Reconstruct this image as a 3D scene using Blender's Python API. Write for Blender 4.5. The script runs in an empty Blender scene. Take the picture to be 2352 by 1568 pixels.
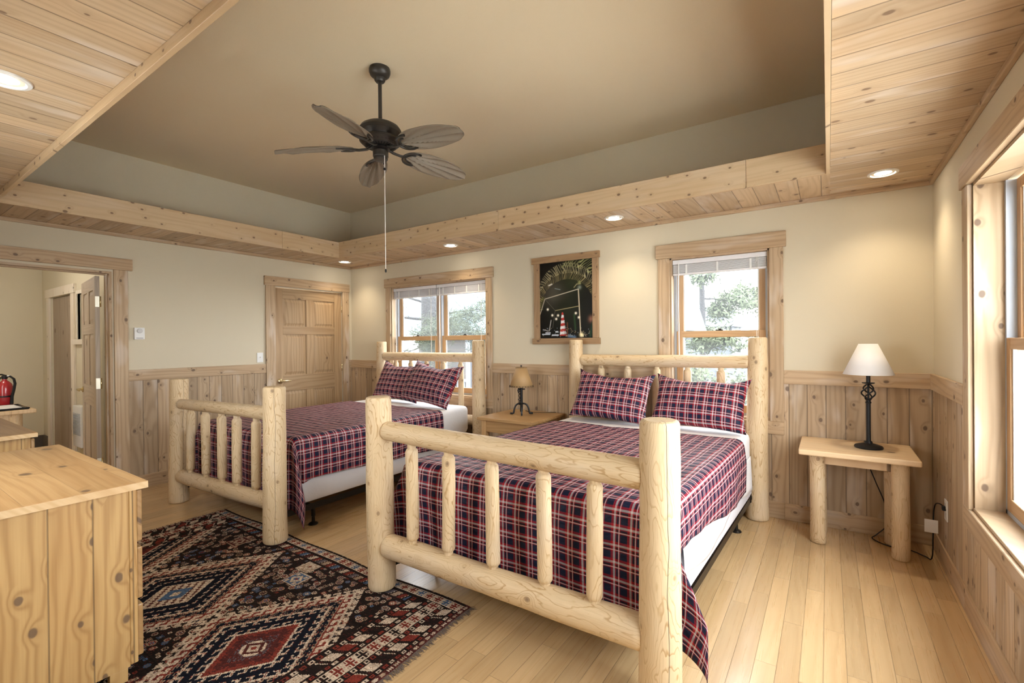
EXPOSURE, SKY = 0.52, 12
import bpy, bmesh, math, random
import numpy as np
from mathutils import Vector, Matrix, noise as mnoise
PI = math.pi
S = bpy.context.scene
COL = S.collection
cos, sin = math.cos, math.sin

# ------------------------------------------------------------------ camera
f_px, cy_px = 1073.276, 786.346
CAM = Vector((5.53, -4.16, 1.396))
def cam_axes():
    a, b, r = (math.radians(t) for t in (34.106, -0.217, 0.541))
    fw = Vector((-sin(a)*cos(b), cos(a)*cos(b), sin(b)))
    rt = Vector((cos(a), sin(a), 0)); up = rt.cross(fw)
    return rt*cos(r)-up*sin(r), up*cos(r)+rt*sin(r), fw
RT, UP, FW = cam_axes()
cd = bpy.data.cameras.new('camera'); co = bpy.data.objects.new('camera', cd); COL.objects.link(co)
M = Matrix((RT, UP, -FW)).transposed().to_4x4(); M.translation = CAM
co.matrix_world = M
cd.sensor_width = 36.0; cd.lens = 36.0*f_px/2352.0; cd.shift_y = (cy_px-784)/2352.0
cd.clip_start = 0.02; cd.clip_end = 300
S.camera = co
S.view_settings.view_transform = 'Standard'; S.view_settings.look = 'None'
S.view_settings.gamma = 1.0; S.view_settings.use_curve_mapping = False
S.view_settings.exposure = EXPOSURE if 'EXPOSURE' in globals() else 0.0

# ------------------------------------------------------------------ mesh builder
class MB:
    def __init__(s):
        s.v = []; s.f = []; s.sm = []; s.uv = None
    def add(s, vs, fs, smooth=False):
        o = len(s.v); s.v += [tuple(p) for p in vs]
        s.f += [tuple(i+o for i in q) for q in fs]; s.sm += [smooth]*len(fs)
        return s
    def bm(s, bm, smooth=False, mat=None):
        if mat is not None: bm.transform(mat)
        bm.verts.index_update()
        s.add([v.co[:] for v in bm.verts], [[v.index for v in f.verts] for f in bm.faces], smooth)
        bm.free(); return s
    def box(s, x0, x1, y0, y1, z0, z1, bev=0.0, seg=2, mat=None):
        b = bmesh.new(); bmesh.ops.create_cube(b, size=1)
        for v in b.verts:
            v.co = Vector((x0+(v.co.x+.5)*(x1-x0), y0+(v.co.y+.5)*(y1-y0), z0+(v.co.z+.5)*(z1-z0)))
        if bev > 0:
            bmesh.ops.bevel(b, geom=b.edges[:], offset=bev, segments=seg, profile=.5, affect='EDGES')
        return s.bm(b, False, mat)
    def lathe(s, prof, seg=24, c=(0, 0, 0), smooth=True, cap=True):
        vs = []; fs = []
        for r, z in prof:
            for k in range(seg):
                a = 2*PI*k/seg; vs.append((c[0]+r*cos(a), c[1]+r*sin(a), c[2]+z))
        n = len(prof)
        for i in range(n-1):
            for k in range(seg):
                k2 = (k+1) % seg
                fs.append((i*seg+k, i*seg+k2, (i+1)*seg+k2, (i+1)*seg+k))
        s.add(vs, fs, smooth)
        if cap:
            o = len(s.v)-len(vs)
            if prof[0][0] > 1e-5: s.f.append(tuple(o+k for k in reversed(range(seg)))); s.sm.append(False)
            if prof[-1][0] > 1e-5: s.f.append(tuple(o+(n-1)*seg+k for k in range(seg))); s.sm.append(False)
        return s
    def tube(s, pts, r, seg=8, cap=True, closed=False):
        pts = [Vector(p) for p in pts]; n = len(pts); rr = r if isinstance(r, (list, tuple)) else [r]*n
        t0 = (pts[1]-pts[0]).normalized()
        ref = Vector((0, 0, 1)) if abs(t0.z) < .9 else Vector((1, 0, 0))
        nx = t0.cross(ref).normalized(); vs = []; fs = []
        for i, p in enumerate(pts):
            if closed: t = pts[(i+1) % n]-pts[(i-1) % n]
            else: t = pts[min(i+1, n-1)]-pts[max(i-1, 0)]
            t.normalize(); nx = (nx-t*nx.dot(t))
            if nx.length < 1e-6: nx = t.orthogonal()
            nx.normalize(); ny = t.cross(nx)
            for k in range(seg):
                a = 2*PI*k/seg; vs.append(p+(nx*cos(a)+ny*sin(a))*rr[i])
        for i in range(n if closed else n-1):
            j = (i+1) % n
            for k in range(seg):
                k2 = (k+1) % seg
                fs.append((i*seg+k, i*seg+k2, j*seg+k2, j*seg+k))
        if cap and not closed:
            fs.append(tuple(reversed(range(seg)))); fs.append(tuple((n-1)*seg+k for k in range(seg)))
        return s.add(vs, fs, True)
    def quad(s, a, b, c, d): return s.add([a, b, c, d], [(0, 1, 2, 3)])

def build(name, mb, mat, recenter=False):
    me = bpy.data.meshes.new(name); vs = mb.v; off = Vector((0, 0, 0))
    if recenter and vs:
        a = np.array(vs); lo = a.min(0); hi = a.max(0)
        off = Vector(((lo[0]+hi[0])/2, (lo[1]+hi[1])/2, lo[2])); vs = [tuple(p) for p in (a-np.array(off))]
    me.from_pydata(vs, [], mb.f); me.update()
    me.polygons.foreach_set('use_smooth', mb.sm)
    if mb.uv is not None:
        ul = me.uv_layers.new(name='UVMap')
        li = np.empty(len(me.loops), int); me.loops.foreach_get('vertex_index', li)
        ul.data.foreach_set('uv', np.array(mb.uv, float)[li].ravel())
    bm = bmesh.new(); bm.from_mesh(me); bmesh.ops.recalc_face_normals(bm, faces=bm.faces[:])
    for e in bm.edges:
        if len(e.link_faces) == 2 and e.calc_face_angle(0) > .62: e.smooth = False
    bm.to_mesh(me); bm.free()
    me.materials.append(mat)
    return me, off
def W(o):
    v = Vector((0, 0, 0))
    while o is not None: v += o.location; o = o.parent
    return v
def obj(name, mb, mat, parent=None, at=None, rot=None, local=False, label=None):
    """world-space mesh under a parent, or a local mesh placed at `at`."""
    me, _ = build(name, mb, mat)
    o = bpy.data.objects.new(name, me); COL.objects.link(o)
    if parent is not None: o.parent = parent
    if local: o.location = at or (0, 0, 0)
    else:
        base = W(parent) if parent is not None else Vector((0, 0, 0))
        o.location = Vector(at or (0, 0, 0))-base
    if rot: o.rotation_euler = rot
    if label: o['label'] = label
    return o
def tag(o, label, cat, group=None, kind=None):
    if label: o['label'] = label
    if cat: o['category'] = cat
    if group: o['group'] = group
    if kind: o['kind'] = kind
    return o
def thing(name, label, cat, loc, rz=0, group=None):
    o = bpy.data.objects.new(name, None); COL.objects.link(o); o.empty_display_size = .1
    o.location = loc; o.rotation_euler = (0, 0, rz)
    return tag(o, label, cat, group)
def single(name, mb, mat, label, cat, group=None):
    me, off = build(name, mb, mat, True)
    o = bpy.data.objects.new(name, me); COL.objects.link(o); o.location = off
    return tag(o, label, cat, group)
def struct(name, mb, mat, parent=None, label=None):
    o = obj(name, mb, mat, parent)
    if parent is None: o['kind'] = 'structure'
    if label: o['label'] = label
    return o
def sthing(name, loc=(0, 0, 0), label=None):
    o = bpy.data.objects.new(name, None); COL.objects.link(o); o.location = loc; o['kind'] = 'structure'
    if label: o['label'] = label
    return o
def dup(root, loc, label=None, rz=None):
    r = root.copy(); COL.objects.link(r); r.location = loc
    if rz is not None: r.rotation_euler = (0, 0, rz)
    if label: r['label'] = label
    for ch in list(root.children):
        c = ch.copy(); COL.objects.link(c); c.parent = r
        for g in list(ch.children):
            d = g.copy(); COL.objects.link(d); d.parent = c
    return r

# ------------------------------------------------------------------ node helper
class NT:
    def __init__(s, name, rough=.5, spec=.5):
        s.m = bpy.data.materials.new(name); s.m.use_nodes = True; s.t = s.m.node_tree; s.t.nodes.clear()
        s.out = s.t.nodes.new('ShaderNodeOutputMaterial'); s.b = s.t.nodes.new('ShaderNodeBsdfPrincipled')
        s.t.links.new(s.b.outputs[0], s.out.inputs[0])
        s.set('Roughness', rough); s.set('Specular IOR Level', spec)
    def inp(s, sock, v):
        if isinstance(v, bpy.types.NodeSocket): s.t.links.new(v, sock)
        elif v is not None:
            if isinstance(v, (tuple, list)) and len(v) == 3 and sock.type == 'RGBA': v = (*v, 1)
            sock.default_value = v
    def set(s, k, v): s.inp(s.b.inputs[k], v)
    def node(s, typ, ins=None, **pr):
        n = s.t.nodes.new('ShaderNode'+typ)
        for k, v in pr.items(): setattr(n, k, v)
        for k, v in (ins or {}).items(): s.inp(n.inputs[k], v)
        return n
    def m_(s, op, a, b=None, c=None, clamp=False):
        return s.node('Math', {0: a, 1: b, 2: c}, operation=op, use_clamp=clamp).outputs[0]
    def add(s, a, b): return s.m_('ADD', a, b)
    def mul(s, a, b): return s.m_('MULTIPLY', a, b)
    def mix(s, fac, a, b, blend='MIX'):
        n = s.t.nodes.new('ShaderNodeMix'); n.data_type = 'RGBA'; n.blend_type = blend
        s.inp(n.inputs[0], fac); s.inp(n.inputs[6], a); s.inp(n.inputs[7], b); return n.outputs[2]
    def ramp(s, fac, stops, interp='LINEAR'):
        n = s.node('ValToRGB', {0: fac}); r = n.color_ramp; r.interpolation = interp
        while len(r.elements) < len(stops): r.elements.new(.5)
        for e, (p, c) in zip(r.elements, stops):
            e.position = p; e.color = (*c, 1) if isinstance(c, (tuple, list)) else (c, c, c, 1)
        return n.outputs[0]
    def step(s, v, lo, hi):
        return s.node('MapRange', {0: v, 1: lo, 2: hi, 3: 0.0, 4: 1.0}, interpolation_type='SMOOTHSTEP').outputs[0]
    def noise(s, vec, scale=1.0, detail=2.0, rough=.5):
        return s.node('TexNoise', {'Vector': vec, 'Scale': scale, 'Detail': detail, 'Roughness': rough}).outputs[0]
    def comb(s, x, y, z): return s.node('CombineXYZ', {0: x, 1: y, 2: z}).outputs[0]
    def obj(s): return s.node('TexCoord').outputs['Object']
    def uv(s): return s.node('TexCoord').outputs['UV']
    def dot(s, v, d): return s.node('VectorMath', {0: v, 1: d}, operation='DOT_PRODUCT').outputs['Value']
    def sep(s, v): return s.node('SeparateXYZ', {0: v}).outputs
    def rand(s): return s.node('ObjectInfo').outputs['Random']
    def bump(s, h, dist=.002, strength=1.0):
        s.set('Normal', s.node('Bump', {'Height': h, 'Distance': dist, 'Strength': strength}).outputs[0])

def plain(name, col, rough=.5, metal=0.0, spec=.5, bump=None, emit=None, trans=0.0, coat=0.0):
    t = NT(name, rough, spec)
    o = t.obj(); n = t.noise(o, 14, 3)
    t.set('Base Color', t.mix(t.mul(n, .22), col, tuple(c*.72 for c in col)))
    t.set('Metallic', metal); t.set('Coat Weight', coat)
    if bump: t.bump(t.noise(o, bump[0], 2), bump[1], bump[2] if len(bump) > 2 else 1)
    if emit: t.set('Emission Color', (*emit[0], 1)); t.set('Emission Strength', emit[1])
    if trans: t.set('Transmission Weight', trans)
    return t.m

def wood(name, c1, c2, L, A, pitch=None, length=None, knots=.5, kscale=6.5, gray=.0, rough=.55, var=.25, ring=1.0,
         seam=.0022, seamdark=.55, kcol=(.10, .055, .03), coat=0.0, kn_soft=1.0, wide=1.0):
    """boards: L = along-grain direction, A = across-grain direction, pitch = board width."""
    t = NT(name, rough); o = t.obj()
    N = tuple(1-min(1, abs(L[i])+abs(A[i])) for i in range(3))
    l = t.dot(o, L); a = t.dot(o, A); n = t.dot(o, N)
    if pitch:
        q = t.add(t.mul(a, 1/pitch), .37); i = t.m_('FLOOR', q); fr = t.m_('FRACT', q)
        r1 = t.node('TexWhiteNoise', {'W': i}, noise_dimensions='1D').outputs[0]
        if length:
            ql = t.add(t.mul(l, 1/length), t.mul(r1, 5.0)); il = t.m_('FLOOR', ql); fl = t.m_('FRACT', ql)
            rr = t.node('TexWhiteNoise', {'Vector': t.comb(i, il, 0)}, noise_dimensions='2D')
        else:
            rr = t.node('TexWhiteNoise', {'W': t.add(i, .5)}, noise_dimensions='1D')
        rv = rr.outputs[0]; rc = t.sep(rr.outputs[1])
        lo = t.add(l, t.mul(rc[0], 9.0)); ao = t.add(a, t.mul(rc[1], 7.0)); no = t.add(n, t.mul(rc[2], 5.0))
    else:
        rv = t.rand(); lo = t.add(l, t.mul(rv, 9.0)); ao = t.add(a, t.mul(rv, 7.3)); no = t.add(n, t.mul(rv, 3.1))
    # knots
    vec2 = t.comb(t.mul(lo, kscale*.8), t.mul(ao, kscale*1.15), 0)
    wob = t.noise(t.comb(t.mul(lo, 9), t.mul(ao, 9), no), 2.0, 2)
    vo = t.node('TexVoronoi', {'Vector': vec2, 'Scale': 1.0}, voronoi_dimensions='2D')
    kd = t.add(vo.outputs['Distance'], t.mul(t.add(wob, -.5), .09)); kc = t.sep(vo.outputs['Color'])
    keep = t.m_('LESS_THAN', kc[0], knots)
    rad = t.add(.05, t.mul(kc[1], .07))
    near = t.mul(keep, t.step(kd, .34, .0))
    core = t.mul(keep, t.m_('SUBTRACT', 1.0, t.step(t.m_('DIVIDE', kd, rad), .65, 1.15)))
    # grain that bends round the knots
    low = t.noise(t.comb(t.mul(lo, .7*wide), t.mul(ao, 5*wide), no), 1.0, 2)
    ph = t.add(t.add(t.mul(ao, 55*wide), t.mul(low, 13)), t.mul(near, 2.4))
    rings = t.add(.5, t.mul(t.m_('SINE', t.mul(ph, 3.0)), .5))
    fine = t.noise(t.comb(t.mul(lo, 3), t.mul(ao, 140), t.mul(no, 40)), 1.0, 3, .6)
    g = t.add(t.mul(t.m_('POWER', rings, 2.2), .5*ring), t.mul(fine, .55))
    col = t.mix(t.m_('MULTIPLY', g, .85, None, True), c1, c2)
    v = t.add(1-var*.5, t.mul(rv, var))
    col = t.mix(1.0, col, t.comb(v, v, v), 'MULTIPLY')
    tone = t.step(t.noise(t.comb(t.mul(lo, 1.1), t.mul(ao, 8), no), 1.0, 2), .42, .7)
    col = t.mix(t.mul(tone, .30), col, tuple(c*k for c, k in zip(c2, (1.02, .92, .80))))
    if gray:
        gp = t.step(t.noise(t.comb(t.mul(lo, 2.2), t.mul(ao, 9), no), 1.0, 2), .52, .72)
        col = t.mix(t.mul(gp, gray), col, (.68, .61, .54))
    col = t.mix(t.mul(near, .22), col, tuple(c*.75 for c in c2))
    col = t.mix(t.mul(core, .82*kn_soft), col, kcol)
    h = t.mul(g, .25)
    if pitch:
        e = t.m_('MINIMUM', fr, t.m_('SUBTRACT', 1.0, fr)); sm = t.m_('SUBTRACT', 1.0, t.step(e, seam*.5/pitch, seam*1.3/pitch))
        if length:
            e2 = t.m_('MINIMUM', fl, t.m_('SUBTRACT', 1.0, fl))
            sm = t.m_('MAXIMUM', sm, t.m_('SUBTRACT', 1.0, t.step(e2, seam*.35/length, seam*1.0/length)))
        col = t.mix(t.mul(sm, seamdark), col, (.07, .045, .03))
        h = t.add(h, t.mul(sm, -2.0))
    t.set('Base Color', col); t.bump(h, .0009, .8)
    t.set('Roughness', t.add(rough-.06, t.mul(fine, .14)))
    t.set('Coat Weight', coat); t.set('Coat Roughness', .18)
    return t.m

def logwood(name, c1, c2, crack=False, sc=1.0):
    t = NT(name, .55); o = t.obj(); x, y, z = t.sep(o); r = t.rand()
    zo = t.add(z, t.mul(r, 17.0))
    f1 = t.noise(t.comb(t.mul(x, 9), t.mul(y, 9), t.mul(zo, 2.0)), sc, 1.5)
    f2 = t.noise(t.comb(t.mul(x, 30), t.mul(y, 30), t.mul(zo, 9)), sc, 2)
    vo = t.node('TexVoronoi', {'Vector': t.comb(t.mul(x, 9.5), t.mul(y, 9.5), t.mul(zo, 7.0)), 'Scale': 1.0})
    kc = t.sep(vo.outputs['Color']); keep = t.m_('LESS_THAN', kc[0], .85)
    kd = t.add(vo.outputs['Distance'], t.mul(t.add(f2, -.5), .08))
    near = t.mul(keep, t.step(kd, .40, 0.0))
    ph = t.add(t.add(t.mul(f1, 19.0), t.mul(f2, 2.2)), t.mul(near, 3.2))
    fr = t.m_('FRACT', ph)
    line = t.mul(t.step(fr, .68, .94), t.m_('SUBTRACT', 1.0, t.step(fr, .93, 1.0)))
    mask = t.step(t.noise(t.comb(t.mul(x, 12), t.mul(y, 12), t.mul(zo, 3)), 1.0, 2), .34, .6)
    line = t.mul(line, t.add(.3, t.mul(mask, .7)))
    fine = t.noise(t.comb(t.mul(x, 160), t.mul(y, 160), t.mul(zo, 12)), 1.0, 3)
    col = t.mix(t.m_('MULTIPLY', line, .85, None, True), c1, c2)
    col = t.mix(t.mul(t.step(fine, .45, .75), .22), col, tuple(c*.8 for c in c2))
    blot = t.step(t.noise(t.comb(t.mul(x, 6), t.mul(y, 6), t.mul(zo, 2.5)), 1.0, 2), .50, .72)
    col = t.mix(t.mul(blot, .28), col, (.60, .52, .42))
    ringk = t.mul(keep, t.mul(t.step(kd, .125, .09), t.step(kd, .055, .075)))
    core = t.mul(keep, t.m_('SUBTRACT', 1.0, t.step(kd, .045, .085)))
    col = t.mix(t.mul(near, .25), col, tuple(c*.9 for c in c2))
    col = t.mix(t.mul(ringk, .55), col, (.20, .11, .05))
    col = t.mix(t.mul(core, .80), col, (.17, .105, .06))
    h = t.add(t.mul(fine, .25), t.mul(core, .6))
    if crack:
        an = t.m_('ARCTAN2', t.add(y, t.mul(t.add(t.noise(t.comb(0, 0, t.mul(zo, 2.6)), 1.0, 2), -.5), .05)), x)
        ck = t.mul(t.m_('SUBTRACT', 1.0, t.step(t.m_('ABSOLUTE', an), .006, .022)), t.step(t.noise(t.comb(3, 1, t.mul(zo, 1.1)), 1.0, 1), .28, .36))
        col = t.mix(t.mul(ck, .85), col, (.05, .03, .02)); h = t.add(h, t.mul(ck, -1.2))
    t.set('Base Color', col); t.bump(h, .0012, .8)
    return t.m

def plaid(name, bright=1.0, P=.073):
    t = NT(name, .58, .22); u, v, _ = t.sep(t.uv())
    WH, RD, NV, BK = (.54*bright, .51*bright, .53*bright), (.34, .007, .016), (.006, .011, .034), (.006, .005, .007)
    st = [(0, WH), (.05, RD), (.10, NV), (.53, RD), (.675, WH), (.80, RD), (.865, BK), (.965, RD)]
    cu = t.ramp(t.m_('FRACT', t.mul(u, 1/P)), st, 'CONSTANT'); cv = t.ramp(t.m_('FRACT', t.mul(v, 1/P)), st, 'CONSTANT')
    col = t.mix(.5, cu, cv)
    # thin white lines sit on top of the weave
    lu = t.m_('LESS_THAN', t.m_('FRACT', t.mul(u, 1/P)), .05); lv = t.m_('LESS_THAN', t.m_('FRACT', t.mul(v, 1/P)), .05)
    col = t.mix(t.mul(t.m_('MAXIMUM', lu, lv), .45), col, WH)
    tw = t.m_('SINE', t.mul(t.add(u, v), 2*PI/.0016))
    col = t.mix(t.mul(t.add(tw, 1), .03), col, (0, 0, 0))
    t.set('Base Color', col)
    wr = t.noise(t.comb(t.mul(u, 16), t.mul(v, 26), 0), 1.0, 3)
    t.bump(wr, .016, .8)
    return t.m

def attr_mat(name, rough=.9, bump=None, sheen=0.0, coat=0.0):
    t = NT(name, rough, .25)
    c = t.node('Attribute', attribute_name='Col').outputs['Color']
    n = t.noise(t.obj(), 220, 2)
    t.set('Base Color', t.mix(t.mul(n, .35), c, t.mix(1.0, c, (.55, .5, .45), 'MULTIPLY')))
    t.set('Specular IOR Level', .08)
    if bump: t.bump(n, bump, 1.0)
    return t.m
def set_colors(me, face_cols):
    ca = me.color_attributes.new('Col', 'FLOAT_COLOR', 'CORNER')
    ls = np.empty(len(me.polygons), int); me.polygons.foreach_get('loop_total', ls)
    c = np.repeat(np.asarray(face_cols, float), ls, axis=0)
    c = np.concatenate([c, np.ones((len(c), 1))], 1)
    ca.data.foreach_set('color', c.ravel())

def glass_mat(name='window_glass'):
    t = NT(name); T = t.t
    bf = t.node('NewGeometry').outputs['Backfacing']
    fr = t.node('Fresnel', {0: t.m_('POWER', 1.45, t.m_('SUBTRACT', 1.0, t.mul(bf, 2.0)))}).outputs[0]
    tl = t.node('BsdfTranslucent', {0: (.90, .95, 1.0, 1)}).outputs[0]        # white haze put into the pane to wash out the view
    tr = t.node('BsdfTransparent', {0: (.95, .98, 1.0, 1)}).outputs[0]
    tr = t.node('MixShader', {0: .018, 1: tr, 2: tl}).outputs[0]
    gl = t.node('BsdfGlossy', {'Color': (1, 1, 1, 1), 'Roughness': .02}).outputs[0]
    mx = t.node('MixShader', {0: t.m_('MULTIPLY', fr, .8, None, True), 1: tr, 2: gl}).outputs[0]
    T.links.new(mx, t.out.inputs[0]); T.nodes.remove(t.b)
    return t.m

# ------------------------------------------------------------------ materials
X, Y, Z, XY = (1, 0, 0), (0, 1, 0), (0, 0, 1), (1, 1, 0)
PAINT = (.61, .545, .41)
def paint(name, col):
    t = NT(name, .75, .3); o = t.obj()
    t.set('Base Color', t.mix(t.mul(t.noise(o, 2.5, 2), .12), col, tuple(c*.9 for c in col)))
    t.bump(t.noise(o, 260, 2), .0012, .6); return t.m
m_paint = paint('cream_wall_paint', PAINT)
m_ceil = paint('tan_ceiling_paint', (.75, .635, .45))
P1, P2 = (.585, .445, .295), (.40, .275, .16)
C1, C2 = (.50, .37, .235), (.29, .195, .11)
m_wain = wood('knotty_cedar_wainscot_boards', C1, C2, Z, XY, .118, knots=.60, kscale=7.0, gray=.38, var=.40, seam=.0035, kcol=(.11, .065, .04))
m_trim_h = wood('cedar_trim_along', (.53, .385, .24), (.335, .225, .125), XY, Z, knots=.45, kscale=8, gray=.25, var=.12)
m_frame_h = wood('picture_frame_along', (.37, .235, .12), (.24, .14, .065), XY, Z, knots=.4, kscale=9, var=.1)
m_frame_v = wood('picture_frame_upright', (.40, .26, .145), (.26, .16, .08), Z, XY, knots=.4, kscale=9, var=.1)
m_trim_v = wood('cedar_trim_upright', (.54, .395, .25), (.335, .23, .13), Z, XY, knots=.40, kscale=7, gray=.50, var=.12)
m_sof_y = wood('knotty_pine_soffit_boards_y', P1, P2, Y, X, .132, knots=.50, kscale=6.2, gray=.55, var=.30, seam=.003, ring=.8, kcol=(.15, .085, .05))
m_sof_x = wood('knotty_pine_soffit_boards_x', P1, P2, X, Y, .132, knots=.50, kscale=6.2, gray=.55, var=.30, seam=.003, ring=.8, kcol=(.15, .085, .05))
m_beam = wood('pine_fascia_beam', (.60, .445, .275), (.41, .28, .155), XY, Z, knots=.55, kscale=10, gray=.15, var=.1, ring=.5, kcol=(.13, .07, .04))
m_floor = wood('maple_floor_boards', (.60, .415, .215), (.41, .26, .115), Y, X, .0826, .85, knots=-1, kscale=5, rough=.28, var=.26, ring=.45, seam=.0012, seamdark=.32, coat=.4)
m_pine = wood('waxed_pine_upright', (.65, .425, .175), (.34, .17, .045), Z, XY, .128, knots=.62, kscale=6.5, var=.14, seam=.0025, wide=1.15, kcol=(.12, .07, .04))
m_pine_x = wood('waxed_pine_along', (.46, .285, .125), (.31, .17, .06), X, (0, 1, 1), .16, knots=.22, kscale=4.5, var=.10, seam=.0008, seamdark=.2, wide=.8, rough=.42)
m_pine_e = wood('waxed_pine_edges', (.74, .545, .31), (.58, .37, .17), X, (0, 1, 1), knots=.3, kscale=5, var=.1, wide=.8)
m_doorv = wood('oiled_pine_door_upright', (.46, .32, .18), (.27, .165, .08), Z, XY, knots=.04, kscale=4, var=.12, wide=.9)
m_door2v = wood('light_washed_door_upright', (.50, .42, .33), (.36, .29, .22), Z, XY, knots=.04, kscale=4, var=.1)  # grey-beige door wood; the wash of light is put into the colour
m_door2h = wood('light_washed_door_across', (.50, .42, .33), (.36, .29, .22), XY, Z, knots=.04, kscale=4, var=.1)
m_doorh = wood('oiled_pine_door_across', (.46, .32, .18), (.27, .165, .08), XY, Z, knots=.04, kscale=4, var=.12, wide=.9)
m_sash_v = wood('oak_sash_upright', (.56, .365, .20), (.42, .255, .125), Z, XY, knots=0, var=.1)
m_sash_h = wood('oak_sash_across', (.56, .365, .20), (.42, .255, .125), XY, Z, knots=0, var=.1)
m_table = wood('pale_pine_tabletop', (.74, .56, .35), (.58, .40, .22), X, Y, .19, knots=.35, kscale=6, var=.1, seam=.001, rough=.45, gray=.15)
m_night = wood('honey_pine_nightstand', (.46, .285, .125), (.33, .185, .07), X, (0, 1, 1), .17, knots=.2, kscale=5, var=.1, seam=.0008, seamdark=.25, rough=.4)
m_log = logwood('peeled_log', (.64, .485, .295), (.40, .24, .095))
m_logc = logwood('peeled_log_with_check', (.64, .485, .295), (.40, .24, .095), True)
m_plaid1 = plaid('plaid_cotton')
m_plaid2 = plaid('plaid_cotton_pillow', 1.0, .066)
m_sheet = plain('white_sheet', (.80, .79, .80), .8, bump=(40, .003, .6))
m_boxs = plain('white_damask_ticking', (.70, .70, .74), .75, bump=(60, .002, .5))
m_black = plain('black_iron', (.012, .012, .013), .42, .4, bump=(120, .0006, .5))
m_bframe = plain('black_steel_bed_frame', (.02, .017, .015), .4, .6)
m_bronze = plain('dark_bronze_fan_metal', (.055, .050, .045), .40, .55)
m_blade = plain('taupe_palm_blade', (.22, .178, .13), .6)
m_brass = plain('polished_brass', (.75, .62, .36), .25, .9)
m_wp = plain('white_plastic', (.78, .78, .76), .35)
m_ivory = plain('pale_hinge_brass', (.80, .75, .60), .35, .3)
m_blind = plain('white_vinyl_blind', (.78, .77, .79), .45)
m_grayv = plain('grey_vinyl_track', (.42, .46, .52), .4)
m_shade_w = plain('white_linen_shade', (.86, .84, .82), .85, bump=(300, .0006, .5))
m_shade_p = plain('tan_parchment_shade', (.40, .25, .11), .6, bump=(30, .001, .4))
m_lace = plain('dark_leather_lacing', (.05, .03, .02), .7)
m_red = plain('red_enamel', (.38, .018, .025), .25, coat=.5)
m_paper = plain('white_paper', (.82, .82, .82), .7)
m_glass = glass_mat()
m_lens = plain('lit_lamp_lens', (1, .95, .85), .5, emit=((1.0, .92, .78), 40.0))
m_refl = plain('pale_reflector', (.80, .74, .62), .35)
m_chain = plain('pale_cord', (.80, .78, .72), .6)

m_nleg = wood('honey_pine_legs', (.58, .37, .175), (.43, .25, .10), Z, XY, knots=.15, var=.1)
# ================================================================== ROOM SHELL
WX, FY, HC, HS = 6.112, -4.25, 3.20, 2.44      # right wall x, front wall y, ceiling, soffit
def wallmesh(axis, c0, c1, u0, u1, z0, z1, holes=()):
    mb = MB(); us = sorted({u0, u1, *[h[0] for h in holes], *[h[1] for h in holes]}); zs = sorted({z0, z1, *[h[2] for h in holes], *[h[3] for h in holes]})
    for a, b in zip(us, us[1:]):
        run = None
        for p, q in zip(zs, zs[1:]):
            mid = ((a+b)/2, (p+q)/2)
            if any(h[0] < mid[0] < h[1] and h[2] < mid[1] < h[3] for h in holes):
                continue
            if axis == 'x': mb.box(c0, c1, a, b, p, q)
            else: mb.box(a, b, c0, c1, p, q)
    return mb
W1 = (.82, 2.375, .75, 2.10); W2 = (4.385, 5.15, .75, 2.10); W3 = (-3.55, -1.03, .55, 2.135); W4 = (2.1, 3.5, 1.0, 2.1)
struct('floor', MB().box(-3.6, WX+.17, FY-.15, .16, -.08, 0), m_floor)
wb = struct('wall_back', wallmesh('y', 0, .16, -.14, WX+.17, 0, HC, [W1, W2]), m_paint)
wl = struct('wall_left', wallmesh('x', -.14, 0, FY, 0, 0, HC, [(-3.52, -2.64, 0, 2.075), (-1.105, -.15, 0, 2.075)]), m_paint)
wr = struct('wall_right', wallmesh('x', WX, WX+.17, FY, 0, 0, HC, [W3]), m_paint)
wf = struct('wall_front', wallmesh('y', FY-.15, FY, -.14, WX+.17, 0, HC, [W4]), m_paint)
ce = struct('ceiling', MB().box(-.14, WX+.17, FY-.15, .16, HC, HC+.1), m_ceil)
# soffit shelf round the room (boards) and its fascia beams
for nm, bx, mt in (('back', (.718, 5.545, -.70, 0), m_sof_y), ('front', (.718, 5.545, FY, -3.485), m_sof_y),
                   ('left', (0, .714, FY, 0), m_sof_x), ('right', (5.545, WX, FY, 0), m_sof_x)):
    struct('soffit_boards', MB().box(bx[0], bx[1], bx[2], bx[3], HS, HS+.03), mt, ce)
BT, BB = 2.585, 2.40
for bx in ((.718, 3.05, -.704, -.684), (3.052, 5.08, -.704, -.684), (5.082, 5.523, -.704, -.684),
           (.698, .718, -1.40, -.684), (.698, .718, -3.464, -1.402), (5.523, 5.543, -3.484, -.684), (.698, 2.30, -3.484, -3.464), (2.302, 5.523, -3.484, -3.464)):
    struct('fascia_beam', MB().box(*bx, BB, BT, .0015, 1), m_beam, ce)
cr = .022
struct('trim_1', MB().box(0, WX, -cr, 0, HS-.032, HS, .004), m_trim_h)
struct('trim_2', MB().box(0, cr, FY, -cr, HS-.032, HS, .004), m_trim_h)
struct('trim_3', MB().box(WX-cr, WX, FY, -cr, HS-.032, HS, .004), m_trim_h)
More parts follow.
